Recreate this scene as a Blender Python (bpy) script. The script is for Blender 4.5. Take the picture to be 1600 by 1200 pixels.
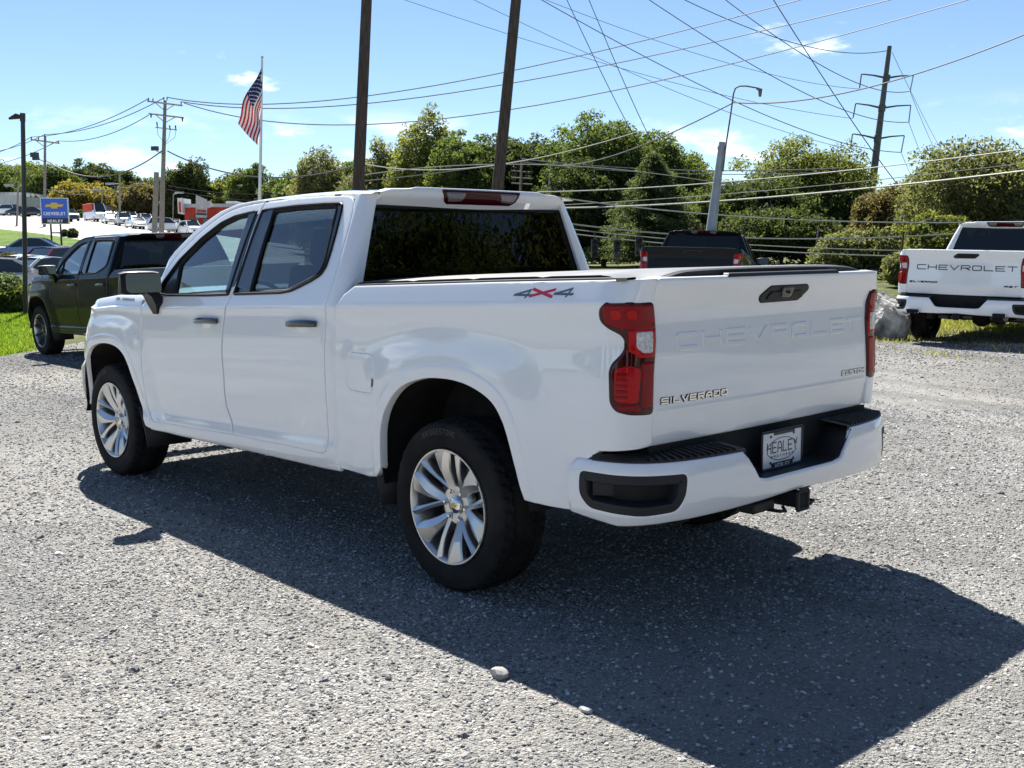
import bpy, bmesh, math, random
import numpy as np
from mathutils import Vector, Matrix
from mathutils.geometry import delaunay_2d_cdt

random.seed(7)
rng = np.random.default_rng(7)
S = bpy.context.scene
for o in list(bpy.data.objects):
    bpy.data.objects.remove(o, do_unlink=True)
COL = S.collection

# ------------------------------------------------------------ camera
CAMP = np.array([-3.7245, 4.0469, 1.5515])
YAW, PITCH, ROLL, FPX = -0.748668, -0.121037, -0.009332, 1670.32
def cam_axes():
    cy, sy, cp, sp = math.cos(YAW), math.sin(YAW), math.cos(PITCH), math.sin(PITCH)
    fwd = np.array([cy*cp, sy*cp, sp]); right = np.array([sy, -cy, 0.0]); up = np.cross(right, fwd)
    c, s = math.cos(ROLL), math.sin(ROLL)
    return c*right+s*up, -s*right+c*up, fwd
RT, UP, FW = cam_axes()
cam = bpy.data.cameras.new('camera'); co = bpy.data.objects.new('camera', cam); COL.objects.link(co)
M = Matrix.Identity(4)
for i in range(3):
    M[i][0] = RT[i]; M[i][1] = UP[i]; M[i][2] = -FW[i]; M[i][3] = CAMP[i]
co.matrix_world = M
cam.sensor_fit = 'HORIZONTAL'; cam.sensor_width = 36.0; cam.lens = FPX/1600*36.0
cam.clip_start = 0.05; cam.clip_end = 4000
S.camera = co

# ------------------------------------------------------------ sky, sun, exposure
SUND = np.array([0.72, -0.38, 1.0]); SUND /= np.linalg.norm(SUND)      # towards the sun
EL = math.asin(SUND[2])
AZ = math.atan2(SUND[0], SUND[1])
w = bpy.data.worlds.new('World'); S.world = w; w.use_nodes = True
nt = w.node_tree; nt.nodes.clear()
def N(t, kind, **kw):
    n = t.nodes.new(kind)
    for k, v in kw.items():
        if k.startswith('in_'):
            n.inputs[k[3:].replace('_', ' ')].default_value = v
        else:
            setattr(n, k, v)
    return n
sky = N(nt, 'ShaderNodeTexSky', sky_type='NISHITA', sun_disc=False, sun_elevation=EL, sun_rotation=AZ,
        altitude=2000.0, air_density=1.0, dust_density=0.05, ozone_density=3.0)
tc = N(nt, 'ShaderNodeTexCoord')
sep = N(nt, 'ShaderNodeSeparateXYZ'); nt.links.new(tc.outputs['Generated'], sep.inputs[0])
mp = N(nt, 'ShaderNodeMapping'); mp.inputs['Scale'].default_value = (2.6, 2.6, 7.5); mp.inputs['Location'].default_value = (8.3, 4.9, 2.7)
nt.links.new(tc.outputs['Generated'], mp.inputs[0])
cn = N(nt, 'ShaderNodeTexNoise'); cn.inputs['Scale'].default_value = 1.7; cn.inputs['Detail'].default_value = 9; cn.inputs['Roughness'].default_value = 0.58
nt.links.new(mp.outputs[0], cn.inputs['Vector'])
def mrange(src, a0, a1, interp='SMOOTHSTEP'):
    r = N(nt, 'ShaderNodeMapRange', interpolation_type=interp); r.inputs['From Min'].default_value = a0; r.inputs['From Max'].default_value = a1
    nt.links.new(src, r.inputs['Value']); return r.outputs[0]
def mul(a_, b_, op='MULTIPLY'):
    m_ = N(nt, 'ShaderNodeMath', operation=op, use_clamp=True); nt.links.new(a_, m_.inputs[0]); nt.links.new(b_, m_.inputs[1]); return m_.outputs[0]
bank = mul(mul(mrange(cn.outputs['Fac'], .50, .62), mrange(sep.outputs['Z'], .060, .085)), mrange(sep.outputs['Z'], .135, .098))
wisp = mul(mul(mrange(cn.outputs['Fac'], .635, .71), mrange(sep.outputs['Z'], .26, .14)), mrange(sep.outputs['Z'], .09, .13))
mu_out = mul(bank, wisp, 'ADD')
mx = N(nt, 'ShaderNodeMixRGB'); mx.inputs['Color2'].default_value = (11.0, 11.3, 11.8, 1)
nt.links.new(mu_out, mx.inputs['Fac']); nt.links.new(sky.outputs[0], mx.inputs['Color1'])
bg = N(nt, 'ShaderNodeBackground'); bg.inputs['Strength'].default_value = 0.057
nt.links.new(mx.outputs[0], bg.inputs['Color'])
ow = N(nt, 'ShaderNodeOutputWorld'); nt.links.new(bg.outputs[0], ow.inputs[0])
sun = bpy.data.lights.new('sun', 'SUN'); so = bpy.data.objects.new('sun', sun); COL.objects.link(so)
sun.energy = 5.0; sun.angle = math.radians(0.53); sun.color = (1.0, 0.965, 0.90)
so.rotation_euler = Vector(-SUND).to_track_quat('-Z', 'Y').to_euler(); so.location = (0, 0, 60)
S.view_settings.view_transform = 'Standard'; S.view_settings.look = 'None'
S.view_settings.exposure = 1.38; S.view_settings.gamma = 1.0
try: S.view_settings.use_curve_mapping = False
except Exception: pass
S.cycles.max_bounces = 10; S.cycles.transparent_max_bounces = 16

# ------------------------------------------------------------ plan coordinates: l metres to the right of the camera axis, d metres ahead
FX, FY = math.cos(YAW), math.sin(YAW); RX, RY = math.sin(YAW), -math.cos(YAW)
def G(l, d): return (CAMP[0]+d*FX+l*RX, CAMP[1]+d*FY+l*RY)
def LD(x, y):
    ax, ay = x-CAMP[0], y-CAMP[1]
    return ax*RX+ay*RY, ax*FX+ay*FY
def ray(px, py): return (px-800)/FPX*RT+(600-py)/FPX*UP+FW
def at(px, py, d):                       # the place seen at (px, py), d metres ahead in plan
    r = ray(px, py); t = d/(r[0]*FX+r[1]*FY)
    return CAMP+r*t
def smooth(a, b, x):
    t = np.clip((np.asarray(x, float)-a)/(b-a), 0, 1); return t*t*(3-2*t)
PROF = np.array([(0, 0), (34, 0.0), (45, .3), (60, 1.1), (70, 1.8), (80, 2.5), (100, 4.3), (130, 5.8), (165, 8.0), (210, 10.0), (300, 17), (420, 27), (700, 40), (2500, 40)])
def height_ld(l, d):
    l = np.asarray(l, float); d = np.asarray(d, float)
    q = l/np.maximum(d, 8.0)
    left = smooth(-0.02, -0.46, q)
    h = np.interp(d, PROF[:, 0], PROF[:, 1])*left
    h = h + 0.13*smooth(0.5, 4, l)*smooth(10.5, 16, d)
    h = h + 0.6*smooth(28, 60, d)*(1-left)
    return h
def height(x, y):
    l, d = LD(np.asarray(x, float), np.asarray(y, float)); return height_ld(l, d)

# ------------------------------------------------------------ materials
MATS = {}
def mat(name, col=(.5, .5, .5), rough=.5, metal=0.0, coat=0.0, spec=.5, alpha=None, coat_rough=.03):
    m = bpy.data.materials.new(name); m.use_nodes = True
    b = m.node_tree.nodes['Principled BSDF']
    b.inputs['Base Color'].default_value = (*col, 1); b.inputs['Roughness'].default_value = rough
    b.inputs['Metallic'].default_value = metal; b.inputs['Coat Weight'].default_value = coat
    b.inputs['Coat Roughness'].default_value = coat_rough; b.inputs['Specular IOR Level'].default_value = spec
    MATS[name] = m; return m
def noisy(name, c1, c2, scale=5, rough=.7, bump=0.0, bscale=None, detail=6, lo=.35, hi=.65, dist=.02, metal=0, coat=0, spec=.4, stretch=None, coords='Object'):
    m = mat(name, c1, rough, metal, coat, spec); t = m.node_tree; b = t.nodes['Principled BSDF']
    c = N(t, 'ShaderNodeTexCoord'); src = c.outputs[coords]
    if stretch:
        mm = N(t, 'ShaderNodeMapping'); mm.inputs['Scale'].default_value = stretch; t.links.new(src, mm.inputs[0]); src = mm.outputs[0]
    n = N(t, 'ShaderNodeTexNoise'); n.inputs['Scale'].default_value = scale; n.inputs['Detail'].default_value = detail
    t.links.new(src, n.inputs['Vector'])
    r = N(t, 'ShaderNodeValToRGB'); r.color_ramp.elements[0].position = lo; r.color_ramp.elements[1].position = hi
    r.color_ramp.elements[0].color = (*c1, 1); r.color_ramp.elements[1].color = (*c2, 1)
    t.links.new(n.outputs['Fac'], r.inputs[0]); t.links.new(r.outputs[0], b.inputs['Base Color'])
    if bump:
        n2 = N(t, 'ShaderNodeTexNoise'); n2.inputs['Scale'].default_value = bscale or scale*3; n2.inputs['Detail'].default_value = 5
        t.links.new(src, n2.inputs['Vector'])
        bp = N(t, 'ShaderNodeBump'); bp.inputs['Strength'].default_value = bump; bp.inputs['Distance'].default_value = dist
        t.links.new(n2.outputs['Fac'], bp.inputs['Height']); t.links.new(bp.outputs[0], b.inputs['Normal'])
    return m
def paint(name, col, rough=.35, ior=1.5):
    m = mat(name, col, rough, 0, 1.0, .5); m.node_tree.nodes['Principled BSDF'].inputs['Coat IOR'].default_value = ior; t = m.node_tree; b = t.nodes['Principled BSDF']
    c = N(t, 'ShaderNodeTexCoord'); n = N(t, 'ShaderNodeTexNoise'); n.inputs['Scale'].default_value = 3.0; n.inputs['Detail'].default_value = 7
    t.links.new(c.outputs['Object'], n.inputs['Vector'])
    r = N(t, 'ShaderNodeMapRange'); r.inputs['From Min'].default_value = .35; r.inputs['From Max'].default_value = .75
    r.inputs['To Min'].default_value = .004; r.inputs['To Max'].default_value = .022                          # thin uneven film of dust on the clear coat
    t.links.new(n.outputs['Fac'], r.inputs['Value']); t.links.new(r.outputs[0], b.inputs['Coat Roughness'])
    bp = N(t, 'ShaderNodeBump'); bp.inputs['Strength'].default_value = .006; bp.inputs['Distance'].default_value = .002
    n2 = N(t, 'ShaderNodeTexNoise'); n2.inputs['Scale'].default_value = 9.0
    t.links.new(c.outputs['Object'], n2.inputs['Vector']); t.links.new(n2.outputs['Fac'], bp.inputs['Height'])
    t.links.new(bp.outputs[0], b.inputs['Coat Normal'])
    return m
def glass(name, tint, rough=.0, refl=1.0):
    m = bpy.data.materials.new(name); m.use_nodes = True; t = m.node_tree; t.nodes.clear()
    tr = N(t, 'ShaderNodeBsdfTransparent'); tr.inputs['Color'].default_value = (*tint, 1)
    gl = N(t, 'ShaderNodeBsdfGlossy'); gl.inputs['Roughness'].default_value = rough; gl.inputs['Color'].default_value = (1, 1, 1, 1)
    lw = N(t, 'ShaderNodeLayerWeight'); lw.inputs['Blend'].default_value = .5
    pw = N(t, 'ShaderNodeMath', operation='POWER'); pw.inputs[1].default_value = 5.0; t.links.new(lw.outputs['Facing'], pw.inputs[0])
    sch = N(t, 'ShaderNodeMath', operation='MULTIPLY_ADD'); sch.inputs[1].default_value = .95; sch.inputs[2].default_value = .05; t.links.new(pw.outputs[0], sch.inputs[0])
    ml = N(t, 'ShaderNodeMath', operation='MULTIPLY', use_clamp=True); ml.inputs[1].default_value = 1.7*refl
    t.links.new(sch.outputs[0], ml.inputs[0])
    mi = N(t, 'ShaderNodeMixShader'); t.links.new(ml.outputs[0], mi.inputs[0]); t.links.new(tr.outputs[0], mi.inputs[1]); t.links.new(gl.outputs[0], mi.inputs[2])
    o = N(t, 'ShaderNodeOutputMaterial'); t.links.new(mi.outputs[0], o.inputs[0])
    MATS[name] = m; return m
def leafmat(name, c1, c2, c3):
    m = bpy.data.materials.new(name); m.use_nodes = True; t = m.node_tree; b = t.nodes['Principled BSDF']
    c = N(t, 'ShaderNodeTexCoord'); n = N(t, 'ShaderNodeTexNoise'); n.inputs['Scale'].default_value = .55; n.inputs['Detail'].default_value = 5
    t.links.new(c.outputs['Object'], n.inputs['Vector'])
    at_ = N(t, 'ShaderNodeAttribute', attribute_name='tone')
    ad = N(t, 'ShaderNodeMath', operation='MULTIPLY_ADD'); ad.inputs[1].default_value = .45; t.links.new(at_.outputs['Fac'], ad.inputs[0]); 
    sc = N(t, 'ShaderNodeMath', operation='MULTIPLY'); sc.inputs[1].default_value = .55; t.links.new(n.outputs['Fac'], sc.inputs[0]); t.links.new(sc.outputs[0], ad.inputs[2])
    r = N(t, 'ShaderNodeValToRGB'); e = r.color_ramp.elements; e[0].position = .22; e[0].color = (*c1, 1); e[1].position = .8; e[1].color = (*c3, 1)
    x = e.new(.5); x.color = (*c2, 1)
    t.links.new(ad.outputs[0], r.inputs[0]); t.links.new(r.outputs[0], b.inputs['Base Color'])
    b.inputs['Roughness'].default_value = .6; b.inputs['Specular IOR Level'].default_value = .12
    tl = N(t, 'ShaderNodeBsdfTranslucent'); hs = N(t, 'ShaderNodeMixRGB', blend_type='MULTIPLY'); hs.inputs[0].default_value = 1; hs.inputs['Color2'].default_value = (1.7, 1.65, .8, 1)
    t.links.new(r.outputs[0], hs.inputs['Color1']); t.links.new(hs.outputs[0], tl.inputs['Color'])
    mi = N(t, 'ShaderNodeMixShader'); mi.inputs[0].default_value = .52
    o = t.nodes['Material Output']; t.links.new(b.outputs[0], mi.inputs[1]); t.links.new(tl.outputs[0], mi.inputs[2]); t.links.new(mi.outputs[0], o.inputs[0])
    MATS[name] = m; return m

paint('white_paint', (.93, .935, .93), ior=1.72); paint('black_paint', (.004, .004, .005), ior=1.3); paint('slate_paint', (.010, .0125, .014), ior=1.3)
MATS['white_paint'].node_tree.nodes['Principled BSDF'].inputs['Specular IOR Level'].default_value = .3
for k_ in ('black_paint', 'slate_paint'): MATS[k_].node_tree.nodes['Principled BSDF'].inputs['Specular IOR Level'].default_value = .06; MATS[k_].node_tree.nodes['Principled BSDF'].inputs['Coat Weight'].default_value = .5
noisy('black_plastic', (.012, .013, .015), (.022, .023, .026), 300, .55, .15, 900, dist=.001)
noisy('liner', (.008, .008, .008), (.018, .017, .016), 8, .85, .2, 60, dist=.004)
mat('gloss_black', (.008, .008, .010), .18, 0, .6); mat('mirror_black', (.006, .006, .007), .40, spec=.25)
mat('trim_black', (.008, .0085, .0095), .45, spec=.25)
mat('pillar_black', (.025, .028, .033), .28, 0, .5)
glass('clear_glass', (.50, .62, .62)); glass('dark_glass', (.11, .13, .145)); glass('rear_glass', (.010, .011, .012), refl=.42)
glass('car_glass', (.25, .3, .32))
noisy('tyre_rubber', (.008, .008, .0085), (.022, .0215, .0205), 5, .8, .12, 500, dist=.001, spec=.2)
mat('tyre_letter', (.035, .035, .036), .6); mat('alloy', (.68, .68, .675), .34, 1.0); mat('alloy_dark', (.05, .05, .055), .3, .6); mat('chrome', (.75, .75, .76), .08, 1.0); mat('steel', (.22, .22, .22), .45, .9)
mat('lens_red', (.26, .001, .006), .10, 0, .25, .15); mat('lens_bright_red', (.50, .002, .008), .14, 0, .25, .15); mat('lens_dark_red', (.050, .001, .003), .08, 0, .4, .2)
noisy('lens_clear', (.42, .44, .45), (.75, .76, .76), 55, .15, .4, 90, metal=.3, coat=1)
mat('lens_smoke', (.20, .17, .18), .12, 0, 1.0)
mat('plate_white', (.72, .75, .78), .35, 0, .3); mat('ink', (.02, .022, .03), .5)
mat('badge_grey', (.33, .34, .36), .35, .5); mat('decal_grey', (.10, .12, .15), .4); mat('decal_red', (.55, .02, .05), .4)
noisy('seat_fabric', (.03, .03, .033), (.05, .05, .053), 40, .85); mat('dash', (.04, .042, .045), .6)
mat('mirror_glass', (.05, .055, .058), .03, 1.0, spec=.0)
noisy('vinyl', (.10, .10, .10), (.17, .17, .168), 7, .42, .25, 260, dist=.002)
noisy('wood_pole', (.045, .032, .024), (.12, .092, .070), 6, .9, .5, 30, stretch=(9, 9, .6), dist=.02)
noisy('wood_grey', (.17, .15, .13), (.32, .29, .26), 5, .9, .4, 30, stretch=(9, 9, .6), dist=.02)
noisy('steel_grey', (.30, .32, .33), (.40, .42, .43), 3, .5, 0, metal=.4)
noisy('tower_steel', (.10, .10, .095), (.17, .16, .15), 4, .7, 0, metal=.2)
mat('wire_black', (.02, .02, .02), .6); mat('wire_light', (.30, .30, .27), .5)
mat('post_black', (.012, .013, .016), .4, 0, .3)
mat('sign_blue', (.005, .085, .60), .3, 0, .4); mat('sign_black', (.008, .01, .02), .35); mat('sign_gold', (.62, .42, .08), .3, .4); mat('sign_white', (.82, .82, .82), .4); mat('sign_rim', (.62, .63, .64), .4, .3)
mat('flag_red', (.50, .012, .03), .8); mat('flag_white', (.80, .79, .78), .8); mat('flag_blue', (.015, .025, .10), .8)
noisy('bark', (.035, .028, .020), (.10, .085, .065), 6, .95, .5, 20, stretch=(4, 4, .8), dist=.03)
noisy('rock', (.09, .09, .09), (.50, .49, .46), 3.0, .9, 1.0, 9, dist=.12, detail=10, lo=.38, hi=.62)
noisy('asphalt', (.36, .345, .32), (.44, .425, .40), .35, .9, .3, 40); noisy('concrete', (.42, .40, .37), (.55, .53, .50), 1.5, .9, .2, 20)
noisy('render_white', (.62, .62, .62), (.72, .72, .72), 2, .8); noisy('red_wall', (.42, .045, .025), (.52, .065, .035), 3, .8); noisy('grey_wall', (.38, .37, .36), (.46, .45, .44), 3, .8)
mat('shop_glass', (.02, .03, .035), .08, 0, .5)
leafmat('leaf_green', (0.038, 0.055, 0.020), (0.079, 0.113, 0.038), (0.119, 0.148, 0.053))
leafmat('leaf_dark', (0.025, 0.036, 0.016), (0.052, 0.072, 0.028), (0.083, 0.104, 0.042))
leafmat('leaf_light', (0.062, 0.078, 0.028), (0.126, 0.149, 0.049), (0.173, 0.187, 0.068))
leafmat('leaf_yellow', (0.090, 0.084, 0.026), (0.189, 0.162, 0.043), (0.259, 0.209, 0.053))
leafmat('leaf_brown', (0.062, 0.055, 0.030), (0.122, 0.106, 0.055), (0.166, 0.144, 0.076))
leafmat('leaf_pine', (0.028, 0.044, 0.024), (0.072, 0.097, 0.049), (0.130, 0.151, 0.076))
leafmat('leaf_pale', (0.071, 0.084, 0.045), (0.140, 0.153, 0.080), (0.180, 0.187, 0.102))

# ------------------------------------------------------------ mesh helpers
def link(name, me, m=None, parent=None):
    o = bpy.data.objects.new(name, me); COL.objects.link(o)
    if m is not None: me.materials.append(MATS[m])
    if parent is not None: o.parent = parent
    return o
def empty(name, loc=(0, 0, 0), parent=None):
    o = bpy.data.objects.new(name, None); COL.objects.link(o); o.location = loc; o.empty_display_size = .2
    if parent is not None: o.parent = parent
    return o
def tag(o, label, cat, group=None):
    o['label'] = label; o['category'] = cat
    if group: o['group'] = group
    return o
def structure(o): o['kind'] = 'structure'; return o
class MB:
    def __init__(s): s.v = []; s.f = []; s.n = 0
    def add(s, v, f):
        v = np.asarray(v, float).reshape(-1, 3); s.v.append(v); s.f += [tuple(int(i)+s.n for i in q) for q in f]; s.n += len(v); return s
    def box(s, c, size, rz=0.0, R=None):
        h = np.array(size)/2
        p = np.array([(x, y, z) for x in (-1, 1) for y in (-1, 1) for z in (-1, 1)], float)*h
        if R is not None: p = p@np.array(R).T
        elif rz:
            c_, s_ = math.cos(rz), math.sin(rz); p = np.stack([p[:, 0]*c_-p[:, 1]*s_, p[:, 0]*s_+p[:, 1]*c_, p[:, 2]], 1)
        return s.add(p+np.array(c), [(0, 1, 3, 2), (4, 6, 7, 5), (0, 4, 5, 1), (2, 3, 7, 6), (0, 2, 6, 4), (1, 5, 7, 3)])
    def tube(s, pts, r, n=8, caps=True):
        pts = np.asarray(pts, float); r = np.broadcast_to(np.asarray(r, float), (len(pts),))
        tg = np.gradient(pts, axis=0); tg /= np.linalg.norm(tg, axis=1)[:, None]+1e-12
        ref = np.array([0, 0, 1.]) if abs(tg[:, 2]).max() < .9 else np.array([1., 0, 0]) if abs(tg[:, 0]).max() < .9 else np.array([0, 1., 0])
        a = np.cross(tg, ref); a /= np.linalg.norm(a, axis=1)[:, None]+1e-12; b = np.cross(a, tg)
        th = np.arange(n)*2*math.pi/n
        ring = pts[:, None, :]+r[:, None, None]*(np.cos(th)[None, :, None]*a[:, None, :]+np.sin(th)[None, :, None]*b[:, None, :])
        k = len(pts); f = [(i*n+j, i*n+(j+1) % n, (i+1)*n+(j+1) % n, (i+1)*n+j) for i in range(k-1) for j in range(n)]
        if caps: f += [tuple(range(n))[::-1], tuple((k-1)*n+j for j in range(n))]
        return s.add(ring.reshape(-1, 3), f)
    def grid(s, P, flip=False, closed_u=False):
        P = np.asarray(P, float); a, b = P.shape[:2]; f = []
        for i in range(a if closed_u else a-1):
            for j in range(b-1):
                q = (i*b+j, ((i+1) % a)*b+j, ((i+1) % a)*b+j+1, i*b+j+1); f.append(q[::-1] if flip else q)
        return s.add(P.reshape(-1, 3), f)
    def lathe(s, prof, n=48, axis='y', c=(0, 0, 0)):
        prof = np.asarray(prof, float); th = np.arange(n)*2*math.pi/n; P = np.zeros((n, len(prof), 3))
        if axis == 'y':
            P[:, :, 0] = np.cos(th)[:, None]*prof[None, :, 0]; P[:, :, 2] = np.sin(th)[:, None]*prof[None, :, 0]; P[:, :, 1] = prof[None, :, 1]
        else:
            P[:, :, 0] = np.cos(th)[:, None]*prof[None, :, 0]; P[:, :, 1] = np.sin(th)[:, None]*prof[None, :, 0]; P[:, :, 2] = prof[None, :, 1]
        return s.grid(P+np.array(c), closed_u=True)
    def prism(s, poly, mapf, c0, c1):              # poly (a,b), mapf(a,b,c)->xyz
        n = len(poly); v = [mapf(a, b, c0) for a, b in poly]+[mapf(a, b, c1) for a, b in poly]
        f = [tuple(range(n, 2*n)), tuple(range(n))[::-1]]+[(i, (i+1) % n, n+(i+1) % n, n+i) for i in range(n)]
        return s.add(v, f)
    def mesh(s, name, sharp=35, smooth=True):
        me = bpy.data.meshes.new(name); v = np.concatenate(s.v) if s.v else np.zeros((0, 3))
        me.from_pydata(v.tolist(), [], s.f); me.update()
        if smooth and len(me.polygons):
            me.polygons.foreach_set('use_smooth', np.ones(len(me.polygons), bool)); me.set_sharp_from_angle(angle=math.radians(sharp))
        return me
    def build(s, name, m, parent=None, sharp=35, smooth=True, fix=False):
        me = s.mesh(name, sharp, smooth)
        if fix:
            b = bmesh.new(); b.from_mesh(me); bmesh.ops.recalc_face_normals(b, faces=b.faces); b.to_mesh(me); b.free()
        return link(name, me, m, parent)
def bevel(o, wdt=.01, seg=2):
    md = o.modifiers.new('bevel', 'BEVEL'); md.width = wdt; md.segments = seg; md.limit_method = 'ANGLE'; md.angle_limit = math.radians(40); md.harden_normals = False
    return o
def copy_tree(o, parent=None, remap=None):
    c = o.copy(); COL.objects.link(c); c.parent = parent
    if remap:
        for sl in c.material_slots:
            k = sl.material.name if sl.material else None
            if k in remap: sl.link = 'OBJECT'; sl.material = MATS[remap[k]]
    for ch in list(o.children): copy_tree(ch, c, remap)
    return c
def resample(pts, step, closed=True):
    p = np.asarray(pts, float); q = np.vstack([p, p[:1]]) if closed else p
    out = []
    for a, b in zip(q[:-1], q[1:]):
        L = np.linalg.norm(b-a); k = max(1, int(round(L/step)))
        out += [a+(b-a)*i/k for i in range(k)]
    if not closed: out.append(q[-1])
    return np.array(out)
def rounded(pts, r, n=5):
    p = np.asarray(pts, float); k = len(p); out = []
    rr = r if hasattr(r, '__len__') else [r]*k
    for i in range(k):
        a, b, c = p[i-1], p[i], p[(i+1) % k]; u, v = a-b, c-b; lu, lv = np.linalg.norm(u), np.linalg.norm(v)
        t = min(rr[i], lu*.48, lv*.48)
        if t < 1e-4: out.append(b); continue
        A = b+u/lu*t; B = b+v/lv*t
        out += [(1-s)**2*A+2*s*(1-s)*b+s*s*B for s in np.linspace(0, 1, n+1)]
    return np.array(out)
def spline(pts, step=.02):
    p = np.asarray(pts, float); q = np.vstack([2*p[0]-p[1], p, 2*p[-1]-p[-2]]); out = []
    for i in range(1, len(q)-2):
        k = max(2, int(np.linalg.norm(q[i+1]-q[i])/step)); t = np.linspace(0, 1, k, endpoint=False)[:, None]
        out.append(.5*(2*q[i]+(q[i+1]-q[i-1])*t+(2*q[i-1]-5*q[i]+4*q[i+1]-q[i+2])*t*t+(-q[i-1]+3*q[i]-3*q[i+1]+q[i+2])*t**3))
    return np.vstack(out+[p[-1:]])
def inside(P, poly):
    x, y = P[:, 0], P[:, 1]; r = np.zeros(len(P), bool); a = poly; b = np.roll(poly, -1, 0)
    for (x0, y0), (x1, y1) in zip(a, b):
        if y0 == y1: continue
        c = ((y0 > y) != (y1 > y)); r ^= c & (x < (x1-x0)*(y-y0)/(y1-y0)+x0)
    return r
def segdist(P, poly, closed=True):
    a = poly if closed else poly[:-1]; b = np.roll(poly, -1, 0) if closed else poly[1:]
    D = np.full(len(P), 1e9)
    for p, q in zip(a, b):
        e = q-p; L = e@e+1e-15; t = np.clip(((P-p)@e)/L, 0, 1); D = np.minimum(D, np.linalg.norm(P-p-t[:, None]*e, axis=1))
    return D
def area2(p): q = np.roll(p, -1, 0); return .5*np.sum(p[:, 0]*q[:, 1]-q[:, 0]*p[:, 1])
def loop_out(p, ccw_out=True):
    """2-D unit vectors pointing away from the panel at each vertex of a loop"""
    t = np.roll(p, -1, 0)-np.roll(p, 1, 0); t /= np.linalg.norm(t, axis=1)[:, None]+1e-12
    n = np.stack([t[:, 1], -t[:, 0]], 1)
    if area2(p) < 0: n = -n
    return n if ccw_out else -n
def panel(outline, mapf, pts=None, holes=(), step=.03, thick=.03, edge=.0035, ring=.007, bstep=.02):
    """a pressed panel: outline and holes in (s,z), mapped on the body surface, with rolled edges"""
    loops = [resample(outline, bstep)]+[resample(h, bstep) for h in holes]
    outs = [loop_out(loops[0])]+[loop_out(h, False) for h in loops[1:]]
    lo, hi = loops[0].min(0), loops[0].max(0)
    if pts is None:
        gx, gz = np.meshgrid(np.arange(lo[0]+step/2, hi[0], step), np.arange(lo[1]+step/2, hi[1], step)); pts = np.stack([gx.ravel(), gz.ravel()], 1)
    ok = inside(pts, loops[0])
    for h in loops[1:]: ok &= ~inside(pts, h)
    pts = pts[ok]
    for L in loops: pts = pts[segdist(pts, L) > ring*1.9]
    rings = [L-o*ring for L, o in zip(loops, outs)]
    V = []; E = []; n = 0
    for L in loops:
        k = len(L); V.append(L); E += [(n+i, n+(i+1) % k) for i in range(k)]; n += k
    V += rings+[pts]; V = np.vstack(V)
    res = delaunay_2d_cdt([Vector(p) for p in V], E, [], 0, 1e-7)
    ov = np.array([tuple(p) for p in res[0]]); F = np.array([f for f in res[2] if len(f) == 3])
    c = ov[F].mean(1); ok = inside(c, loops[0])
    for h in loops[1:]: ok &= ~inside(c, h)
    F = F[ok]
    mb = MB(); mb.add(mapf(ov[:, 0], ov[:, 1]), F[:, ::-1])
    # rolled edge; boundary vertices are repeated by position and merged afterwards
    for L, o in zip(loops, outs):
        P = mapf(L[:, 0], L[:, 1]); e = 1e-3
        ds = (mapf(L[:, 0]+e, L[:, 1])-P)/e; dz = (mapf(L[:, 0], L[:, 1]+e)-P)/e
        nn = np.cross(dz, ds); nn /= np.linalg.norm(nn, axis=1)[:, None]
        q = ds*o[:, :1]+dz*o[:, 1:]; q /= np.linalg.norm(q, axis=1)[:, None]
        R = np.stack([P, P+q*edge*.7-nn*edge*.3, P+q*edge-nn*edge, P+q*edge-nn*thick], 1)
        fl = area2(L) > 0
        if o is not outs[0]: fl = not fl
        mb.grid(R, flip=not fl if o is outs[0] else fl, closed_u=True) if False else mb.grid(R, flip=fl, closed_u=True)
    me = mb.mesh('panel', 55)
    b = bmesh.new(); b.from_mesh(me); bmesh.ops.remove_doubles(b, verts=b.verts, dist=2e-5)
    loose = [v for v in b.verts if not v.link_faces]; bmesh.ops.delete(b, geom=loose, context='VERTS')
    bmesh.ops.recalc_face_normals(b, faces=b.faces)
    # outward check with the first mapped normal
    b.to_mesh(me); b.free(); me.set_sharp_from_angle(angle=math.radians(55))
    return me

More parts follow.
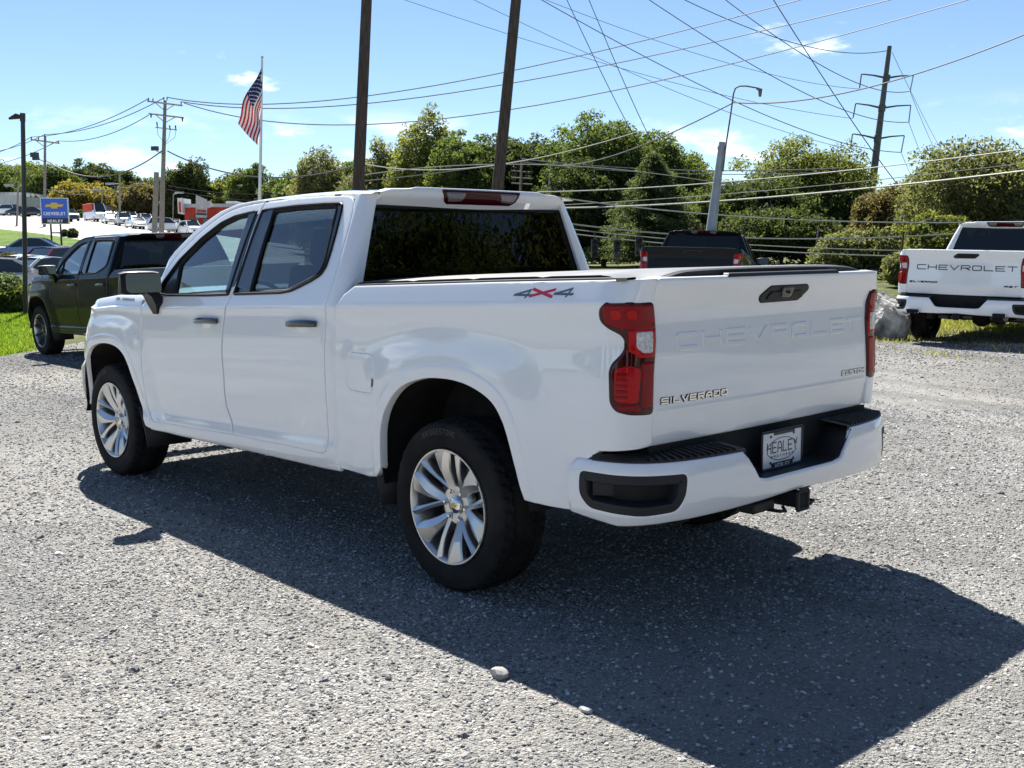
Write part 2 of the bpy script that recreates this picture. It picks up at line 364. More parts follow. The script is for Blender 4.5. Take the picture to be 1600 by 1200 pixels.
# ------------------------------------------------------------ stroke lettering
GL = {'A': [[(0, 0), (0, .62), (.3, 1), (.7, 1), (1, .62), (1, 0)], [(0, .38), (1, .38)]], 'B': [[(0, 0), (0, 1), (.85, 1), (1, .85), (1, .6), (.85, .5), (0, .5)], [(.85, .5), (1, .4), (1, .12), (.85, 0), (0, 0)]],
 'C': [[(1, 1), (.12, 1), (0, .86), (0, .14), (.12, 0), (1, 0)]], 'D': [[(0, 0), (0, 1), (.82, 1), (1, .8), (1, .2), (.82, 0), (0, 0)]], 'E': [[(1, 1), (0, 1), (0, 0), (1, 0)], [(0, .5), (.88, .5)]],
 'G': [[(1, 1), (.1, 1), (0, .85), (0, .15), (.1, 0), (1, 0), (1, .5), (.55, .5)]], 'H': [[(0, 0), (0, 1)], [(1, 0), (1, 1)], [(0, .5), (1, .5)]], 'I': [[(.5, 0), (.5, 1)]],
 'L': [[(0, 1), (0, 0), (1, 0)]], 'M': [[(0, 0), (0, 1), (.5, .35), (1, 1), (1, 0)]], 'N': [[(0, 0), (0, 1), (1, 0), (1, 1)]], 'O': [[(.12, 0), (0, .14), (0, .86), (.12, 1), (.88, 1), (1, .86), (1, .14), (.88, 0), (.12, 0)]],
 'R': [[(0, 0), (0, 1), (.88, 1), (1, .88), (1, .58), (.88, .46), (0, .46)], [(.5, .46), (1, 0)]], 'S': [[(1, 1), (.12, 1), (0, .88), (0, .62), (.12, .5), (.88, .5), (1, .38), (1, .12), (.88, 0), (0, 0)]],
 'T': [[(0, 1), (1, 1)], [(.5, 1), (.5, 0)]], 'U': [[(0, 1), (0, .14), (.12, 0), (.88, 0), (1, .14), (1, 1)]], 'V': [[(0, 1), (.5, 0), (1, 1)]], 'X': [[(0, 0), (1, 1)], [(0, 1), (1, 0)]], 'Y': [[(0, 1), (.5, .45), (1, 1)], [(.5, .45), (.5, 0)]],
 '4': [[(1, .3), (0, .3), (.75, 1), (.75, 0)]]}
def letters(text, mapf, a0, b0, w_, h_, gap, th, depth, c0=0.0, slant=0.0, mb=None):
    mb = mb or MB(); a = a0; k = 0
    for ch in text:
        ww = w_*(.3 if ch == 'I' else 1)
        for pl in GL.get(ch, []):
            pl = [np.array((a+th/2+(x*(ww-th)), b0+th/2+y*(h_-th))) for x, y in pl]
            for i, (p, q) in enumerate(zip(pl[:-1], pl[1:])):
                e = q-p; L = np.linalg.norm(e); e /= L; nn = np.array((-e[1], e[0]))*th/2
                p2 = p-e*th*.42; q2 = q+e*th*.42
                quad = [p2+nn, p2-nn, q2-nn, q2+nn]
                quad = [(x+slant*(y-b0), y) for x, y in quad]
                mb.prism(quad, mapf, c0-.0005, c0+depth+(k % 7)*depth*.02); k += 1
        a += ww+gap
    return mb

# ------------------------------------------------------------ pickup truck: body surface
# truck frame: x forward from the rear axle, y left, z up from the ground
CRX = np.array([-1.3, -1.1, .83, 2.02, 3.0, 3.66, 4.08, 4.5, 5.2]); CRZ = np.array([1.373, 1.366, 1.299, 1.257, 1.228, 1.218, 1.186, 1.10, 1.0])
def zs(x): return np.interp(x, CRX, CRZ)
def hermite(x, K):
    K = np.asarray(K, float); xs, ys = K[:, 0], K[:, 1]; m = np.gradient(ys, xs)
    i = np.clip(np.searchsorted(xs, x)-1, 0, len(xs)-2); h = xs[i+1]-xs[i]; t = np.clip((x-xs[i])/h, -.5, 1.5)
    return (2*t**3-3*t**2+1)*ys[i]+(t**3-2*t**2+t)*h*m[i]+(-2*t**3+3*t**2)*ys[i+1]+(t**3-t**2)*h*m[i+1]
LOW = [(-.95, .955), (-.87, .975), (-.80, .994), (-.745, .999), (-.70, .988), (-.62, .989), (-.45, .999), (-.28, 1.003), (-.12, .997), (-.04, .992), (.0, .994)]
LOWBED = [(-.95, .96), (-.87, .975), (-.80, .985), (-.70, .988), (-.6, .990), (-.45, .992), (-.28, .988), (-.14, .978), (-.04, .988), (.0, .995)]
ARCH_R = spline([(.50, .43), (.503, .587), (.487, .73), (.425, .844), (.317, .934), (.161, .985), (-.002, .999), (-.145, .988), (-.264, .955), (-.345, .91), (-.40, .84), (-.435, .76), (-.47, .66), (-.50, .575), (-.521, .522), (-.535, .47)])
ARCH_F = spline([(4.215, .42), (4.215, .55), (4.20, .67), (4.165, .775), (4.10, .857), (4.0, .917), (3.847, .950), (3.68, .955), (3.545, .936), (3.45, .895), (3.385, .83), (3.335, .75), (3.285, .67), (3.24, .59), (3.205, .533), (3.17, .45)])
def fside(x, z):
    x = np.asarray(x, float); z = np.asarray(z, float); c = zs(x); u = z-c
    bed = smooth(1.05, .75, x)
    lo = hermite(np.minimum(u, 0), LOW)*(1-bed)+hermite(np.minimum(u, 0), LOWBED)*bed
    P = np.stack([x.ravel(), z.ravel()], 1)
    for A, amp in ((ARCH_R, .019), (ARCH_F, .019)):
        near = (np.abs(x-A[:, 0].mean()) < 1.1)
        if not near.any(): continue
        D = segdist(P, A, False).reshape(x.shape)
        up = smooth(-.015, -.15, u)
        b = .5+.5*np.cos(np.pi*np.clip((D-.055)/.26, 0, 1))
        lo = lo+amp*b*up*near+.004*smooth(.066, .056, D)*near
    ub = np.clip(u, 0, .07); ug = np.maximum(u-.07, 0)
    hi = .994-.027*(ub/.07)-.40*ug-.13*np.maximum(ug-.15, 0)**2
    fr = smooth(3.0, 3.3, x); hi = hi*(1-fr)+fr*(.994-4.5*np.maximum(u, 0)**2-.12*np.maximum(u, 0))
    y = np.where(u > 0, hi, lo)
    # slight plan curvature of the cab and nose
    return y-.010*np.maximum(x-2.4, 0)**2*(u > 0)-.004*np.maximum(x-3.2, 0)**2
def xback_bed(z): return np.interp(z, [.4, .8, .93, 1.3, 1.36, 1.45], [-1.055, -1.06, -1.068, -1.064, -1.07, -1.085])
def xback_cab(z): return np.interp(z, [.4, 1.3, 1.42, 1.80, 1.90], [.868, .868, .868, .915, .925])
def wrap_back(xb_f, r):
    def f(s, z):
        s = np.asarray(s, float); z = np.asarray(z, float); xb = xb_f(z); x0 = xb+r
        a = np.clip((x0-s)/r, 0, math.pi/2); over = np.maximum((x0-s)-r*math.pi/2, 0)
        y = fside(np.maximum(s, x0), z)
        return np.stack([np.where(s >= x0, s, x0-r*np.sin(a)), y-r+r*np.cos(a)-over, z], -1)
    return f
map_bed = wrap_back(xback_bed, .135); map_cab = wrap_back(xback_cab, .06)
def map_front(s, z):
    s = np.asarray(s, float); z = np.asarray(z, float); r = .5; x0 = 4.05-.30*np.maximum(z-.85, 0)+.05*np.maximum(.7-z, 0)
    a = np.clip((s-x0)/r, 0, math.pi/2); over = np.maximum((s-x0)-r*math.pi/2, 0)
    y = fside(np.minimum(s, x0), z)
    return np.stack([np.where(s <= x0, s, x0+r*np.sin(a)), y-r+r*np.cos(a)-over, z], -1)
def map_side(s, z): s = np.asarray(s, float); return np.stack([s, fside(s, z), np.asarray(z, float)], -1)
def inset(m, t):
    def f(s, z):
        P = m(s, z); e = 1e-3; n = np.cross((m(s, z+e)-P)/e, (m(s+e, z)-P)/e); n /= np.linalg.norm(n, axis=-1)[..., None]; return P-n*t
    return f
ROWS = np.array([-.90, -.87, -.84, -.81, -.785, -.76, -.74, -.72, -.70, -.675, -.64, -.60, -.56, -.52, -.48, -.44, -.40, -.36, -.32, -.28, -.24, -.20, -.16, -.125, -.095, -.07, -.048, -.03, -.016, -.006, .006, .016, .03, .05, .064, .076, .095, .12, .15, .19, .23, .27, .31, .35, .39, .43, .47, .51, .55, .58, .61])
def body_points(x0, x1, step=.028, arch=None):
    xs = np.arange(x0, x1, step); X, U = np.meshgrid(xs, ROWS); P = np.stack([X.ravel(), (U+zs(X)).ravel()], 1)
    if arch is not None:
        o = loop_out(np.vstack([arch, arch[-1:]+[0, -2], arch[:1]+[0, -2]]))[:len(arch)]
        rings = np.vstack([arch+o*d for d in (.02, .04, .053, .058, .064, .069, .08, .10)])
        P = P[segdist(P, arch, False) > .115]; P = np.vstack([P, rings[1:-1]])
    return P
GAPB = [(1.983, 1.872), (2.0, 1.80), (2.0, 1.70), (1.988, 1.523), (1.983, 1.417), (2.012, 1.313), (2.035, 1.256), (2.061, 1.18), (2.082, 1.04), (2.082, .944), (2.076, .856), (2.083, .76), (2.078, .67), (2.04, .60), (1.99, .503)]
REARGAP = [(1.139, 1.874), (1.07, 1.866), (1.030, 1.846), (1.005, 1.810), (.989, 1.760), (.975, 1.675), (.966, 1.566), (.962, 1.418), (.967, 1.321), (.975, 1.222), (.982, 1.033), (.984, .85), (.988, .713), (.989, .575), (1.003, .528), (1.059, .511)]
FENDGAP = [(3.035, .468), (3.10, .51), (3.145, .58), (3.168, .69), (3.187, .83), (3.195, 1.01), (3.20, 1.15), (3.195, 1.235)]
ATOP = [(3.195, 1.235), (3.12, 1.30), (3.05, 1.395), (2.90, 1.560), (2.68, 1.712), (2.48, 1.805), (2.31, 1.848), (2.13, 1.866), (1.99, 1.872)]
def off(poly, d): p = np.asarray(poly, float); return p-loop_out(p)*d
DLO = np.array([(3.005, 1.325), (2.976, 1.393), (2.841, 1.536), (2.631, 1.676), (2.442, 1.766), (2.294, 1.803), (2.114, 1.820), (1.9, 1.831), (1.607, 1.840), (1.306, 1.840), (1.134, 1.836), (1.108, 1.823), (1.090, 1.768), (1.072, 1.667), (1.063, 1.576), (1.064, 1.492), (1.094, 1.448), (1.169, 1.415), (1.273, 1.380), (1.347, 1.358), (1.449, 1.345), (1.922, 1.328), (2.312, 1.312), (2.845, 1.301), (2.977, 1.310)])
def clip_x(poly, x, keep_gt):
    out = []; p = np.asarray(poly)
    for a, b in zip(p, np.roll(p, -1, 0)):
        ia, ib = (a[0] > x) == keep_gt, (b[0] > x) == keep_gt
        if ia: out.append(a)
        if ia != ib: t = (x-a[0])/(b[0]-a[0]); out.append(a+t*(b-a))
    return np.array(out)
def tg_x(y, z): return np.interp(z, [.75, .80, .90, .925, .94, 1.10, 1.26, 1.30, 1.335, 1.37, 1.40, 1.425, 1.45], [-1.052, -1.060, -1.073, -1.080, -1.078, -1.072, -1.067, -1.067, -1.074, -1.086, -1.097, -1.106, -1.108])+.014*(np.asarray(y)/.82)**2
def map_tg(s, z): s = np.asarray(s, float); z = np.asarray(z, float); return np.stack([tg_x(s, z), s, z], -1)
BPATH = spline([(-1.232, -.1), (-1.232, .0), (-1.230, .30), (-1.222, .55), (-1.190, .76), (-1.125, .905), (-1.03, .985), (-.91, 1.012), (-.79, 1.018)], .02)[5:]
_bl = np.concatenate([[0], np.cumsum(np.linalg.norm(np.diff(BPATH, axis=0), axis=1))])
_b0 = np.interp(0, BPATH[:, 1], _bl)
def bump_s(y): return np.interp(y, BPATH[:, 1], _bl)-_b0
def map_bumper(s, z):
    s = np.asarray(s, float); z = np.asarray(z, float); a = np.abs(s)+_b0
    x = np.interp(a, _bl, BPATH[:, 0]); y = np.interp(a, _bl, BPATH[:, 1])
    e = .02; tx = np.interp(a+e, _bl, BPATH[:, 0])-np.interp(a-e, _bl, BPATH[:, 0]); ty = np.interp(a+e, _bl, BPATH[:, 1])-np.interp(a-e, _bl, BPATH[:, 1])
    L = np.hypot(tx, ty); nx, ny = -ty/L, tx/L
    o = np.interp(z, [.44, .50, .53, .60, .66, .71, .74], [-.055, -.028, -.012, .0, .0, -.006, -.018])
    return np.stack([x+nx*o, (y+ny*o)*np.where(s < 0, -1, 1), z], -1)
def roof_pt(x, v):
    ze = np.interp(x, [.85, .95, 1.07, 1.14, 1.33, 1.63, 1.99, 2.13, 2.31, 2.48, 2.6], [1.868, 1.872, 1.876, 1.879, 1.884, 1.885, 1.878, 1.873, 1.857, 1.818, 1.78])
    ye = fside(np.asarray(x), ze); H = np.interp(x, [.85, 1.0, 1.4, 2.0, 2.5], [.028, .036, .042, .045, .05])
    return np.stack([x+0*v, v*ye, ze+H*np.sqrt(np.maximum(1-np.abs(v)**2.6, 0))], -1)

TYRE_R, WY, WZ, WB = .405, .872, .402, 3.745
def make_wheel(style):
    t = empty('wheel')
    prof = [(.262, -.125), (.285, -.135), (.33, -.140), (.37, -.134), (.392, -.120)]
    n = 240; ys = np.array([-.112, -.085, -.078, -.066, -.059, -.03, -.024, -.012, -.006, .006, .012, .024, .03, .059, .066, .078, .085, .112])
    P = []
    for k in range(n):
        ring = [(.262, -.125), (.285, -.134), (.33, -.139), (.37, -.133), (.388, -.123)]
        for y in ys:
            r = TYRE_R-.010*(abs(y)/.112)**2.2
            if any(abs(y-g) < .0045 for g in (-.062, .062, -.018, .018)): r -= .012
            ph = (k+int(abs(y)*260)) % 6
            if abs(y) > .064 and ph in (0, 1): r -= .010
            if .02 < abs(y) < .058 and (k+int(y*400)) % 5 == 0: r -= .009
            ring.append((r, y))
        sh = .004 if k % 6 < 2 else 0
        ring += [(.388-sh*.5, .123-sh), (.376, .1305), (.372, .132), (.366, .1325), (.34, .137), (.33, .1375), (.322, .1365), (.30, .134), (.280, .128), (.268, .120)]
        th = 2*math.pi*k/n; P.append([(math.cos(th)*r, y, math.sin(th)*r) for r, y in ring])
    m = MB(); m.grid(np.array(P), closed_u=True); m.build('tyre', 'tyre_rubber', t, 30)
    m = MB(); m.lathe([(.205, -.10), (.232, -.09), (.240, 0), (.246, .10), (.252, .122), (.260, .1335), (.2675, .1345), (.270, .127), (.266, .118)], 72); m.build('rim_barrel', 'alloy' if style == 'silver' else 'alloy', t)
    m = MB(); m.lathe([(0, .02), (.165, .02), (.172, .012), (.172, .0)], 48); m.build('brake_disc', 'steel', t)
    m = MB(); m.lathe([(0, -.015), (.235, -.015), (.238, -.02)], 48); m.build('dust_shield', 'liner', t)
    forks = 6 if style == 'silver' else 5
    sp = MB(); pk = MB()
    for k in range(forks):
        if style == 'silver':
            blades_ = (((.050, 70, .020, .070, .03, -.2), (.085, 73, .023, .079, .034, -.25), (.125, 76, .028, .096, .038, -.3), (.165, 78, .037, .112, .040, -.15), (.205, 80, .047, .121, .038, .15), (.235, 80.5, .054, .125, .032, .4), (.259, 81, .059, .127, .024, .6)),
                       ((.060, 62, .013, .071, .03, .2), (.085, 60, .0125, .079, .034, .2), (.125, 54, .0125, .095, .038, .2), (.17, 50, .0135, .111, .040, .1), (.215, 47.5, .017, .121, .036, 0), (.259, 46, .024, .126, .024, 0)))
            base_ = 60*k
        else:
            blades_ = [tuple((r, sg*da, hw, yy, dp, .1*sg) for r, da, hw, yy, dp in ((.050, 8, .018, .070, .03), (.085, 10.5, .015, .078, .034), (.125, 12.5, .015, .094, .038), (.17, 14, .016, .110, .040), (.215, 16, .019, .121, .036), (.258, 18, .024, .126, .024))) for sg in (-1, 1)]
            base_ = 18+72*k
        for bl_ in blades_:
            st = []
            for r, da, hw, yy, dp, rp in bl_:
                a = math.radians(base_+da); c = np.array((math.cos(a), 0, math.sin(a)))*r; q = np.array((-math.sin(a), 0, math.cos(a)))
                ridge = .011 if hw > .02 else .006; Y_ = lambda v: np.array((0, v, 0))
                st.append([c-q*hw+Y_(yy-dp), c-q*hw+Y_(yy-.010), c-q*hw*.88+Y_(yy-.003), c+q*hw*rp+Y_(yy+ridge), c+q*hw*.88+Y_(yy-.003), c+q*hw+Y_(yy-.010), c+q*hw+Y_(yy-dp)])
            sp.grid(np.array(st), flip=True)
    sp.build('spokes', 'alloy' if style == 'silver' else 'alloy_dark', t, 9, fix=True)
    hb = MB(); hb.lathe([(.105, .035), (.100, .062), (.088, .074), (.060, .076), (.046, .070), (.0, .070)], 48); hb.build('hub', 'alloy' if style == 'silver' else 'alloy_dark', t)
    cp = MB(); cp.lathe([(.040, .072), (.039, .084), (.033, .089), (.0, .092)], 40); cap = cp.build('hub_cap', 'chrome' if style == 'silver' else 'gloss_black', t)
    em = MB(); bow = [(-.024, -.006), (-.018, .006), (-.009, .006), (-.009, .011), (.009, .011), (.009, .006), (.024, .006), (.018, -.006), (.009, -.006), (.009, -.011), (-.009, -.011), (-.009, -.006)]
    em.prism(bow, lambda a, b, c: (-a, c, b), .0895, .0935); em.build('emblem', 'sign_gold', t)
    for k in range(6):
        a = math.radians(6+60*k); c = np.array((math.cos(a)*.072, 0, math.sin(a)*.072))
        pk = MB(); pk.lathe([(.0175, .05), (.0175, .0775), (.0155, .0775), (.0145, .07)], 20, c=c); pk.build('lug_pocket', 'gloss_black', t)
        ln = MB(); ln.lathe([(.0105, .06), (.0105, .083), (.0085, .088), (.0, .089)], 6, c=c); ln.build('lug_nut', 'chrome', t, 25)
    if style == 'silver':
        lt = MB()
        def mp_(a, b, c):
            th = math.radians(66)+a/.349; r = .335+b
            return (math.cos(th)*r, .1365-.55*abs(b-.012)*.35+c, math.sin(th)*r)
        letters('BRIDGESTONE', mp_, -.02, 0, .018, .028, .0055, .0046, .0026, mb=lt)
        lt.build('lettering', 'tyre_letter', t, smooth=False)
    return t

def add(name, me, m, parent): return link(name, me, m, parent)
def mirrored(o, parent):
    c = copy_tree(o, parent); c.scale = (1, -1, 1); return c

def make_truck(root):
    P = 'white_paint'
    # ---- bed side with fuel door and the 4X4 decal
    fe = [(.890, .455), (.890, 1.0), (.889, 1.225), (.872, 1.297), (.83, 1.352), (.755, 1.397)]
    top = [(.755, 1.397), (.3, 1.411), (-.3, 1.430), (-.95, 1.446), (-1.165, 1.449)]
    tl = [(-1.175, 1.362), (-1.06, 1.3635), (-.965, 1.3625), (-.930, 1.335), (-.928, 1.295), (-.958, 1.268), (-1.015, 1.240), (-1.030, 1.222), (-1.030, 1.180), (-1.012, 1.155), (-.985, 1.128), (-.975, 1.10), (-.982, .975), (-1.005, .943), (-1.06, .930), (-1.175, .926)]
    TLR = rounded(tl, .022, 3)
    back_up = [(-1.172, 1.44), (-1.172, 1.366)]
    lowb = [(-1.172, .922), (-1.172, .80), (-.93, .785), (-.83, .72), (-.79, .62), (-.765, .52)]
    arch = ARCH_R[(ARCH_R[:, 1] > .52)]
    outline = np.vstack([fe, top[1:], back_up, TLR[1:-1], lowb, [(-.66, .518)], arch[::-1], [(.515, .50), (.55, .465), (.62, .455)]])
    fuel = rounded([(.796, 1.072), (.548, 1.072), (.548, .872), (.796, .872)], .055, 6)
    pts = body_points(-1.2, .9, arch=ARCH_R)
    me = panel(outline, map_bed, pts=pts, holes=[fuel], thick=.045)
    bs = add('bed_side', me, P, root)
    add('fuel_gap_backing', panel(off(fuel, -.02), inset(map_bed, .022), step=.05, thick=.004), 'liner', bs)  # dark sheet added behind the fuel door to blacken its gap
    fd = add('fuel_door', panel(off(fuel, .0075), map_bed, step=.03, thick=.02), P, bs)
    nb = MB(); nb.prism([(.566, .955), (.552, .945), (.552, .915), (.566, .905)], lambda a, b, c: tuple(map_bed(np.array([a]), np.array([b]))[0]+np.array((0, c, 0))), .0, .002); nb.build('finger_notch', 'gloss_black', bs)
    def mdec(a, b, c): p = map_bed(np.array([-a]), np.array([b]))[0]; return (p[0], p[1]+c, p[2])
    letters('4', mdec, .430, 1.368, .110, .040, .0, .0095, .0012, slant=.75).build('decal_numeral', 'decal_grey', bs, smooth=False); letters('4', mdec, .665, 1.377, .110, .040, .0, .0095, .0012, slant=.75).build('decal_numeral', 'decal_grey', bs, smooth=False)
    d2 = letters('X', mdec, .535, 1.373, .135, .040, .0, .0115, .0016, slant=.35); d2.build('decal_cross', 'decal_red', bs, smooth=False)
    mirrored(bs, root)
    # ---- cab rear corner (C pillar)
    rg = np.array(REARGAP); g = spline(rg, .03)
    gl_y = lambda z: np.interp(z, [1.35, 1.42, 1.80, 1.9], [.836, .826, .704, .66])
    def s_for(z, y):
        xb = xback_cab(z); f0 = fside(np.array(xb+.06), np.array(z)); return float(xb+.06-(.06*math.pi/2+(f0-.06-y)))
    cp = [(g_[0]-.006, g_[1]) for g_ in g[::-1] if g_[1] < 1.80]+[(1.02, 1.855), (1.06, 1.874)]
    back = [(s_for(z, gl_y(z)), z) for z in (1.872, 1.80, 1.70, 1.60, 1.5, 1.42, 1.36)]+[(.80, 1.33), (.80, .47)]
    me = panel(np.vstack([[(.99, .47)], cp[1:], back]), map_cab, pts=body_points(.6, 1.1, .024), thick=.04)
    mirrored(add('cab_corner', me, P, root), root)
    # ---- rear door, front door
    gb = spline(GAPB, .03)
    ro = np.vstack([gb[::-1]-[.0055, 0], [(1.8, 1.877), (1.634, 1.880), (1.333, 1.880)], g, [(1.373, .509), (1.906, .505)]])
    fo = np.vstack([gb+[.0015, 0], [(2.517, .478)], spline(FENDGAP, .03), spline(ATOP, .03)[1:-1]])
    dl_s = resample(DLO, .03)
    hr = clip_x(DLO, 1.975, False); hf = clip_x(DLO, 2.03, True)
    def glass_poly(front):
        if front: return rounded([(2.82, 1.508), (2.62, 1.660), (2.43, 1.752), (2.28, 1.790), (2.127, 1.800), (2.078, 1.340), (2.757, 1.322)], .02, 3)
        return rounded([(1.845, 1.812), (1.6, 1.820), (1.175, 1.818), (1.115, 1.50), (1.15, 1.455), (1.395, 1.372), (1.798, 1.355)], [.015, .01, .04, .05, .05, .04, .015], 3)
    for nm, o, h, fr in (('rear_door', ro, hr, False), ('front_door', fo, hf, True)):
        me = panel(off(o, .0065), map_cab if not fr else map_side, pts=body_points(.9, 3.3), holes=[rounded(h, .018, 3)], thick=.012)
        d = add(nm, me, P, root); gp = glass_poly(fr)
        add('window_trim', panel(off(rounded(h, .018, 3), -.004), inset(map_side, .006), holes=[gp], thick=.02, step=.05), 'pillar_black', d)
        add('window_glass', panel(off(gp, -.012), inset(map_side, .016), thick=.004, step=.05), 'clear_glass' if fr else 'dark_glass', d)
        gw = gb[(gb[:, 1] > 1.352) & (gb[:, 1] < 1.824)]
        pc = np.vstack([gw+[.010, 0], [(2.085, 1.352), (2.122, 1.815)]]) if fr else np.vstack([gw-[.010, 0], [(1.80, 1.352), (1.842, 1.824)]])
        add('pillar_cover', panel(pc, inset(map_side, -.0035), step=.06, thick=.006, edge=.002), 'pillar_black', d)
        # rubber channel and bright-dark bead round the opening
        bd = MB(); hp = rounded(h, .018, 3); q = inset(map_side, -.002)(*resample(off(hp, .007), .02).T); bd.tube(np.vstack([q, q[:1]]), .0085, 6, caps=False); bd.build('weatherstrip', 'trim_black', d)
        ch = MB(); q = inset(map_side, .012)(*resample(off(gp, -.006), .02).T); ch.tube(np.vstack([q, q[:1]]), .012, 6, caps=False); ch.build('window_channel', 'liner', d)
        # handle
        x0, x1, zz = (2.118, 2.408, 1.166) if fr else (1.045, 1.333, 1.193)
        cup = MB(); 
        hn = MB(); k = 14; ring = []
        for i in range(k+1):
            t = i/k; x = x0+(x1-x0)*t; e = math.sin(math.pi*min(max(t*1.0, .02), .98))**.28
            zc = zz+.004*math.sin(math.pi*t)-(t-.5)*.012; o_ = float(fside(np.array(x), np.array(zz)))+.010+.022*e
            ring.append([(x, o_-.016*e+.016*math.cos(a)*e, zc+.0205*(.55+.45*e)*math.sin(a)) for a in np.linspace(0, 2*math.pi, 13)[:-1]])
        hn.grid(np.array([r_+[r_[0]] for r_ in ring])); hn.add(ring[0], [tuple(range(12))]); hn.add(ring[-1], [tuple(range(12))[::-1]])
        hn.build('handle', 'gloss_black', d, 50, fix=True)
        xm = x0+(x1-x0)*.52; cb = MB(); cb.lathe([(.0, .0035), (.030, .0035), (.045, .0025), (.052, .0)], 28); me2 = cb.mesh('recess'); 
        o_ = link('handle_recess', me2, P, d); o_.location = (xm, float(fside(np.array(xm), np.array(zz-.012)))-.0005, zz-.014); o_.scale = (1.15, 1, .75)
        mirrored(d, root)
    sh = np.vstack([[(.90, .47), (.90, 1.36), (3.0, 1.28), (3.35, 1.25), (3.35, .62), (3.2, .47)]])
    mirrored(add('gap_backing', panel(sh, inset(map_side, .026), step=.06, thick=.01), 'liner', root), root)  # black sheet added behind the doors so the panel gaps read dark
    # ---- rocker
    rk = np.vstack([[(3.10, .475), (3.035, .460), (2.517, .471), (1.906, .498), (1.373, .502), (1.05, .504), (1.0, .515), (.985, .47), (.905, .462), (.905, .440)], [(1.057, .435), (1.727, .428), (2.311, .418), (2.774, .412), (3.10, .415)]])
    mirrored(add('rocker_panel', panel(rk, map_side, pts=body_points(.9, 3.2, .04), thick=.06, edge=.012, ring=.01), P, root), root)
    # ---- fender
    fg = spline(FENDGAP, .03)
    af = ARCH_F[ARCH_F[:, 1] > .47]
    fo = np.vstack([fg+[.006, 0], [(3.25, 1.298), (3.66, 1.290), (3.95, 1.262), (4.08, 1.247), (4.30, 1.20), (4.48, 1.10), (4.48, .60), (4.40, .47), (4.25, .46)], af, [(3.16, .43), (3.10, .42), (3.10, .49)]])
    fn = add('fender', panel(fo, map_front, pts=body_points(3.05, 4.5, arch=ARCH_F), thick=.03), P, root)
    def mfb(a, b, c): p = map_front(np.array([-a]), np.array([b]))[0]; return (p[0], p[1]+c, p[2]+c*.5)
    letters('SILVERADO', mfb, -3.66, 1.258,   .030, .018, .009, .004, .002, mb=(lb := MB())); lb.build('lettering', 'badge_grey', fn, smooth=False)
    mirrored(fn, root)
    # ---- hood, cowl, nose
    m = MB(); X = np.linspace(3.12, 4.44, 26); V = np.sin(np.linspace(-1, 1, 31)*math.pi/2)
    Q = np.zeros((26, 31, 3))
    for i, x in enumerate(X):
        ze = np.interp(x, [3.12, 3.25, 3.66, 3.95, 4.08, 4.30, 4.46], [1.285, 1.300, 1.292, 1.264, 1.249, 1.202, 1.11]); zc = np.interp(x, [3.12, 3.4, 3.8, 4.1, 4.3, 4.44], [1.325, 1.345, 1.335, 1.29, 1.235, 1.12])
        ye = map_front(np.array([x]), np.array([ze]))[0][1]-.006; xx = map_front(np.array([x]), np.array([ze]))[0][0]
        Q[i, :, 0] = xx+(1-np.abs(V)**2)*.16*smooth(3.9, 4.44, x); Q[i, :, 1] = V*ye; Q[i, :, 2] = ze+(zc-ze)*(1-np.abs(V)**3)
    m.grid(Q); m.build('hood', P, root, 60, fix=True)
    m = MB(); m.box((4.50, 0, .98), (.10, 1.25, .30)); bevel(m.build('grille', 'gloss_black', root), .02)
    for k in range(4):
        m = MB(); m.box((4.56, 0, .875+.07*k), (.02, 1.15, .022)); m.build('grille_bar', 'black_plastic', root)
    hl = add('headlight', panel(rounded([(4.34, 1.10), (4.34, .98), (4.82, .95), (4.86, 1.06)], .02, 3), inset(map_front, -.012), step=.05, thick=.03), 'lens_clear', root); mirrored(hl, root)
    m = MB(); bp = np.array([(4.27, .955), (4.42, .90), (4.60, .72), (4.68, .40), (4.70, 0)]); full = np.vstack([bp, bp[-2::-1]*[1, -1]]); full = spline(full, .06)
    prof = [(.0, .80), (.035, .74), (.04, .62), (.02, .50), (-.05, .44), (-.10, .43)]
    cen = np.array((3.6, 0)); Q = np.zeros((len(full), len(prof), 3))
    for i, (x, y) in enumerate(full):
        nv = np.array((x-3.8, y*.8)); nv /= np.linalg.norm(nv)
        for j, (o_, z) in enumerate(prof): Q[i, j] = (x+nv[0]*o_, y+nv[1]*o_, z)
    m.grid(Q); m.build('front_bumper', P, root, 50, fix=True)
    # ---- A pillar, roof, windscreen, rear header
    at_ = spline(ATOP, .03)[2:]; up = [(2.0, 1.885), (2.13, 1.882), (2.33, 1.872), (2.52, 1.832), (2.74, 1.742), (2.965, 1.585), (3.125, 1.415), (3.19, 1.32), (3.22, 1.27)]
    at2 = at_-loop_out(np.vstack([at_, [(2.0, 1.0), (3.3, 1.0)]]))[:len(at_)]*-.006
    mirrored(add('roof_pillar', panel(np.vstack([at2, up]), map_side, step=.03, thick=.03), P, root), root)
    m = MB(); X = np.concatenate([np.linspace(.872, 1.0, 8), np.linspace(1.05, 2.36, 26)]); V = np.sin(np.linspace(-1, 1, 41)*math.pi/2)
    m.grid(np.array([roof_pt(x, V) for x in X])); m.build('roof', P, root, 50, fix=True)
    ud = np.array(up[2:]); wl = map_side(ud[:, 0], ud[:, 1])
    m = MB(); V = np.linspace(-1, 1, 21); Q = np.zeros((len(wl), 21, 3))
    for i, p in enumerate(wl): Q[i, :, 0] = p[0]+.10*(1-V**2)-.01; Q[i, :, 1] = V*p[1]; Q[i, :, 2] = p[2]+.025*(1-V**2)-.006
    m.grid(Q); m.build('windscreen', 'clear_glass', root, 60)
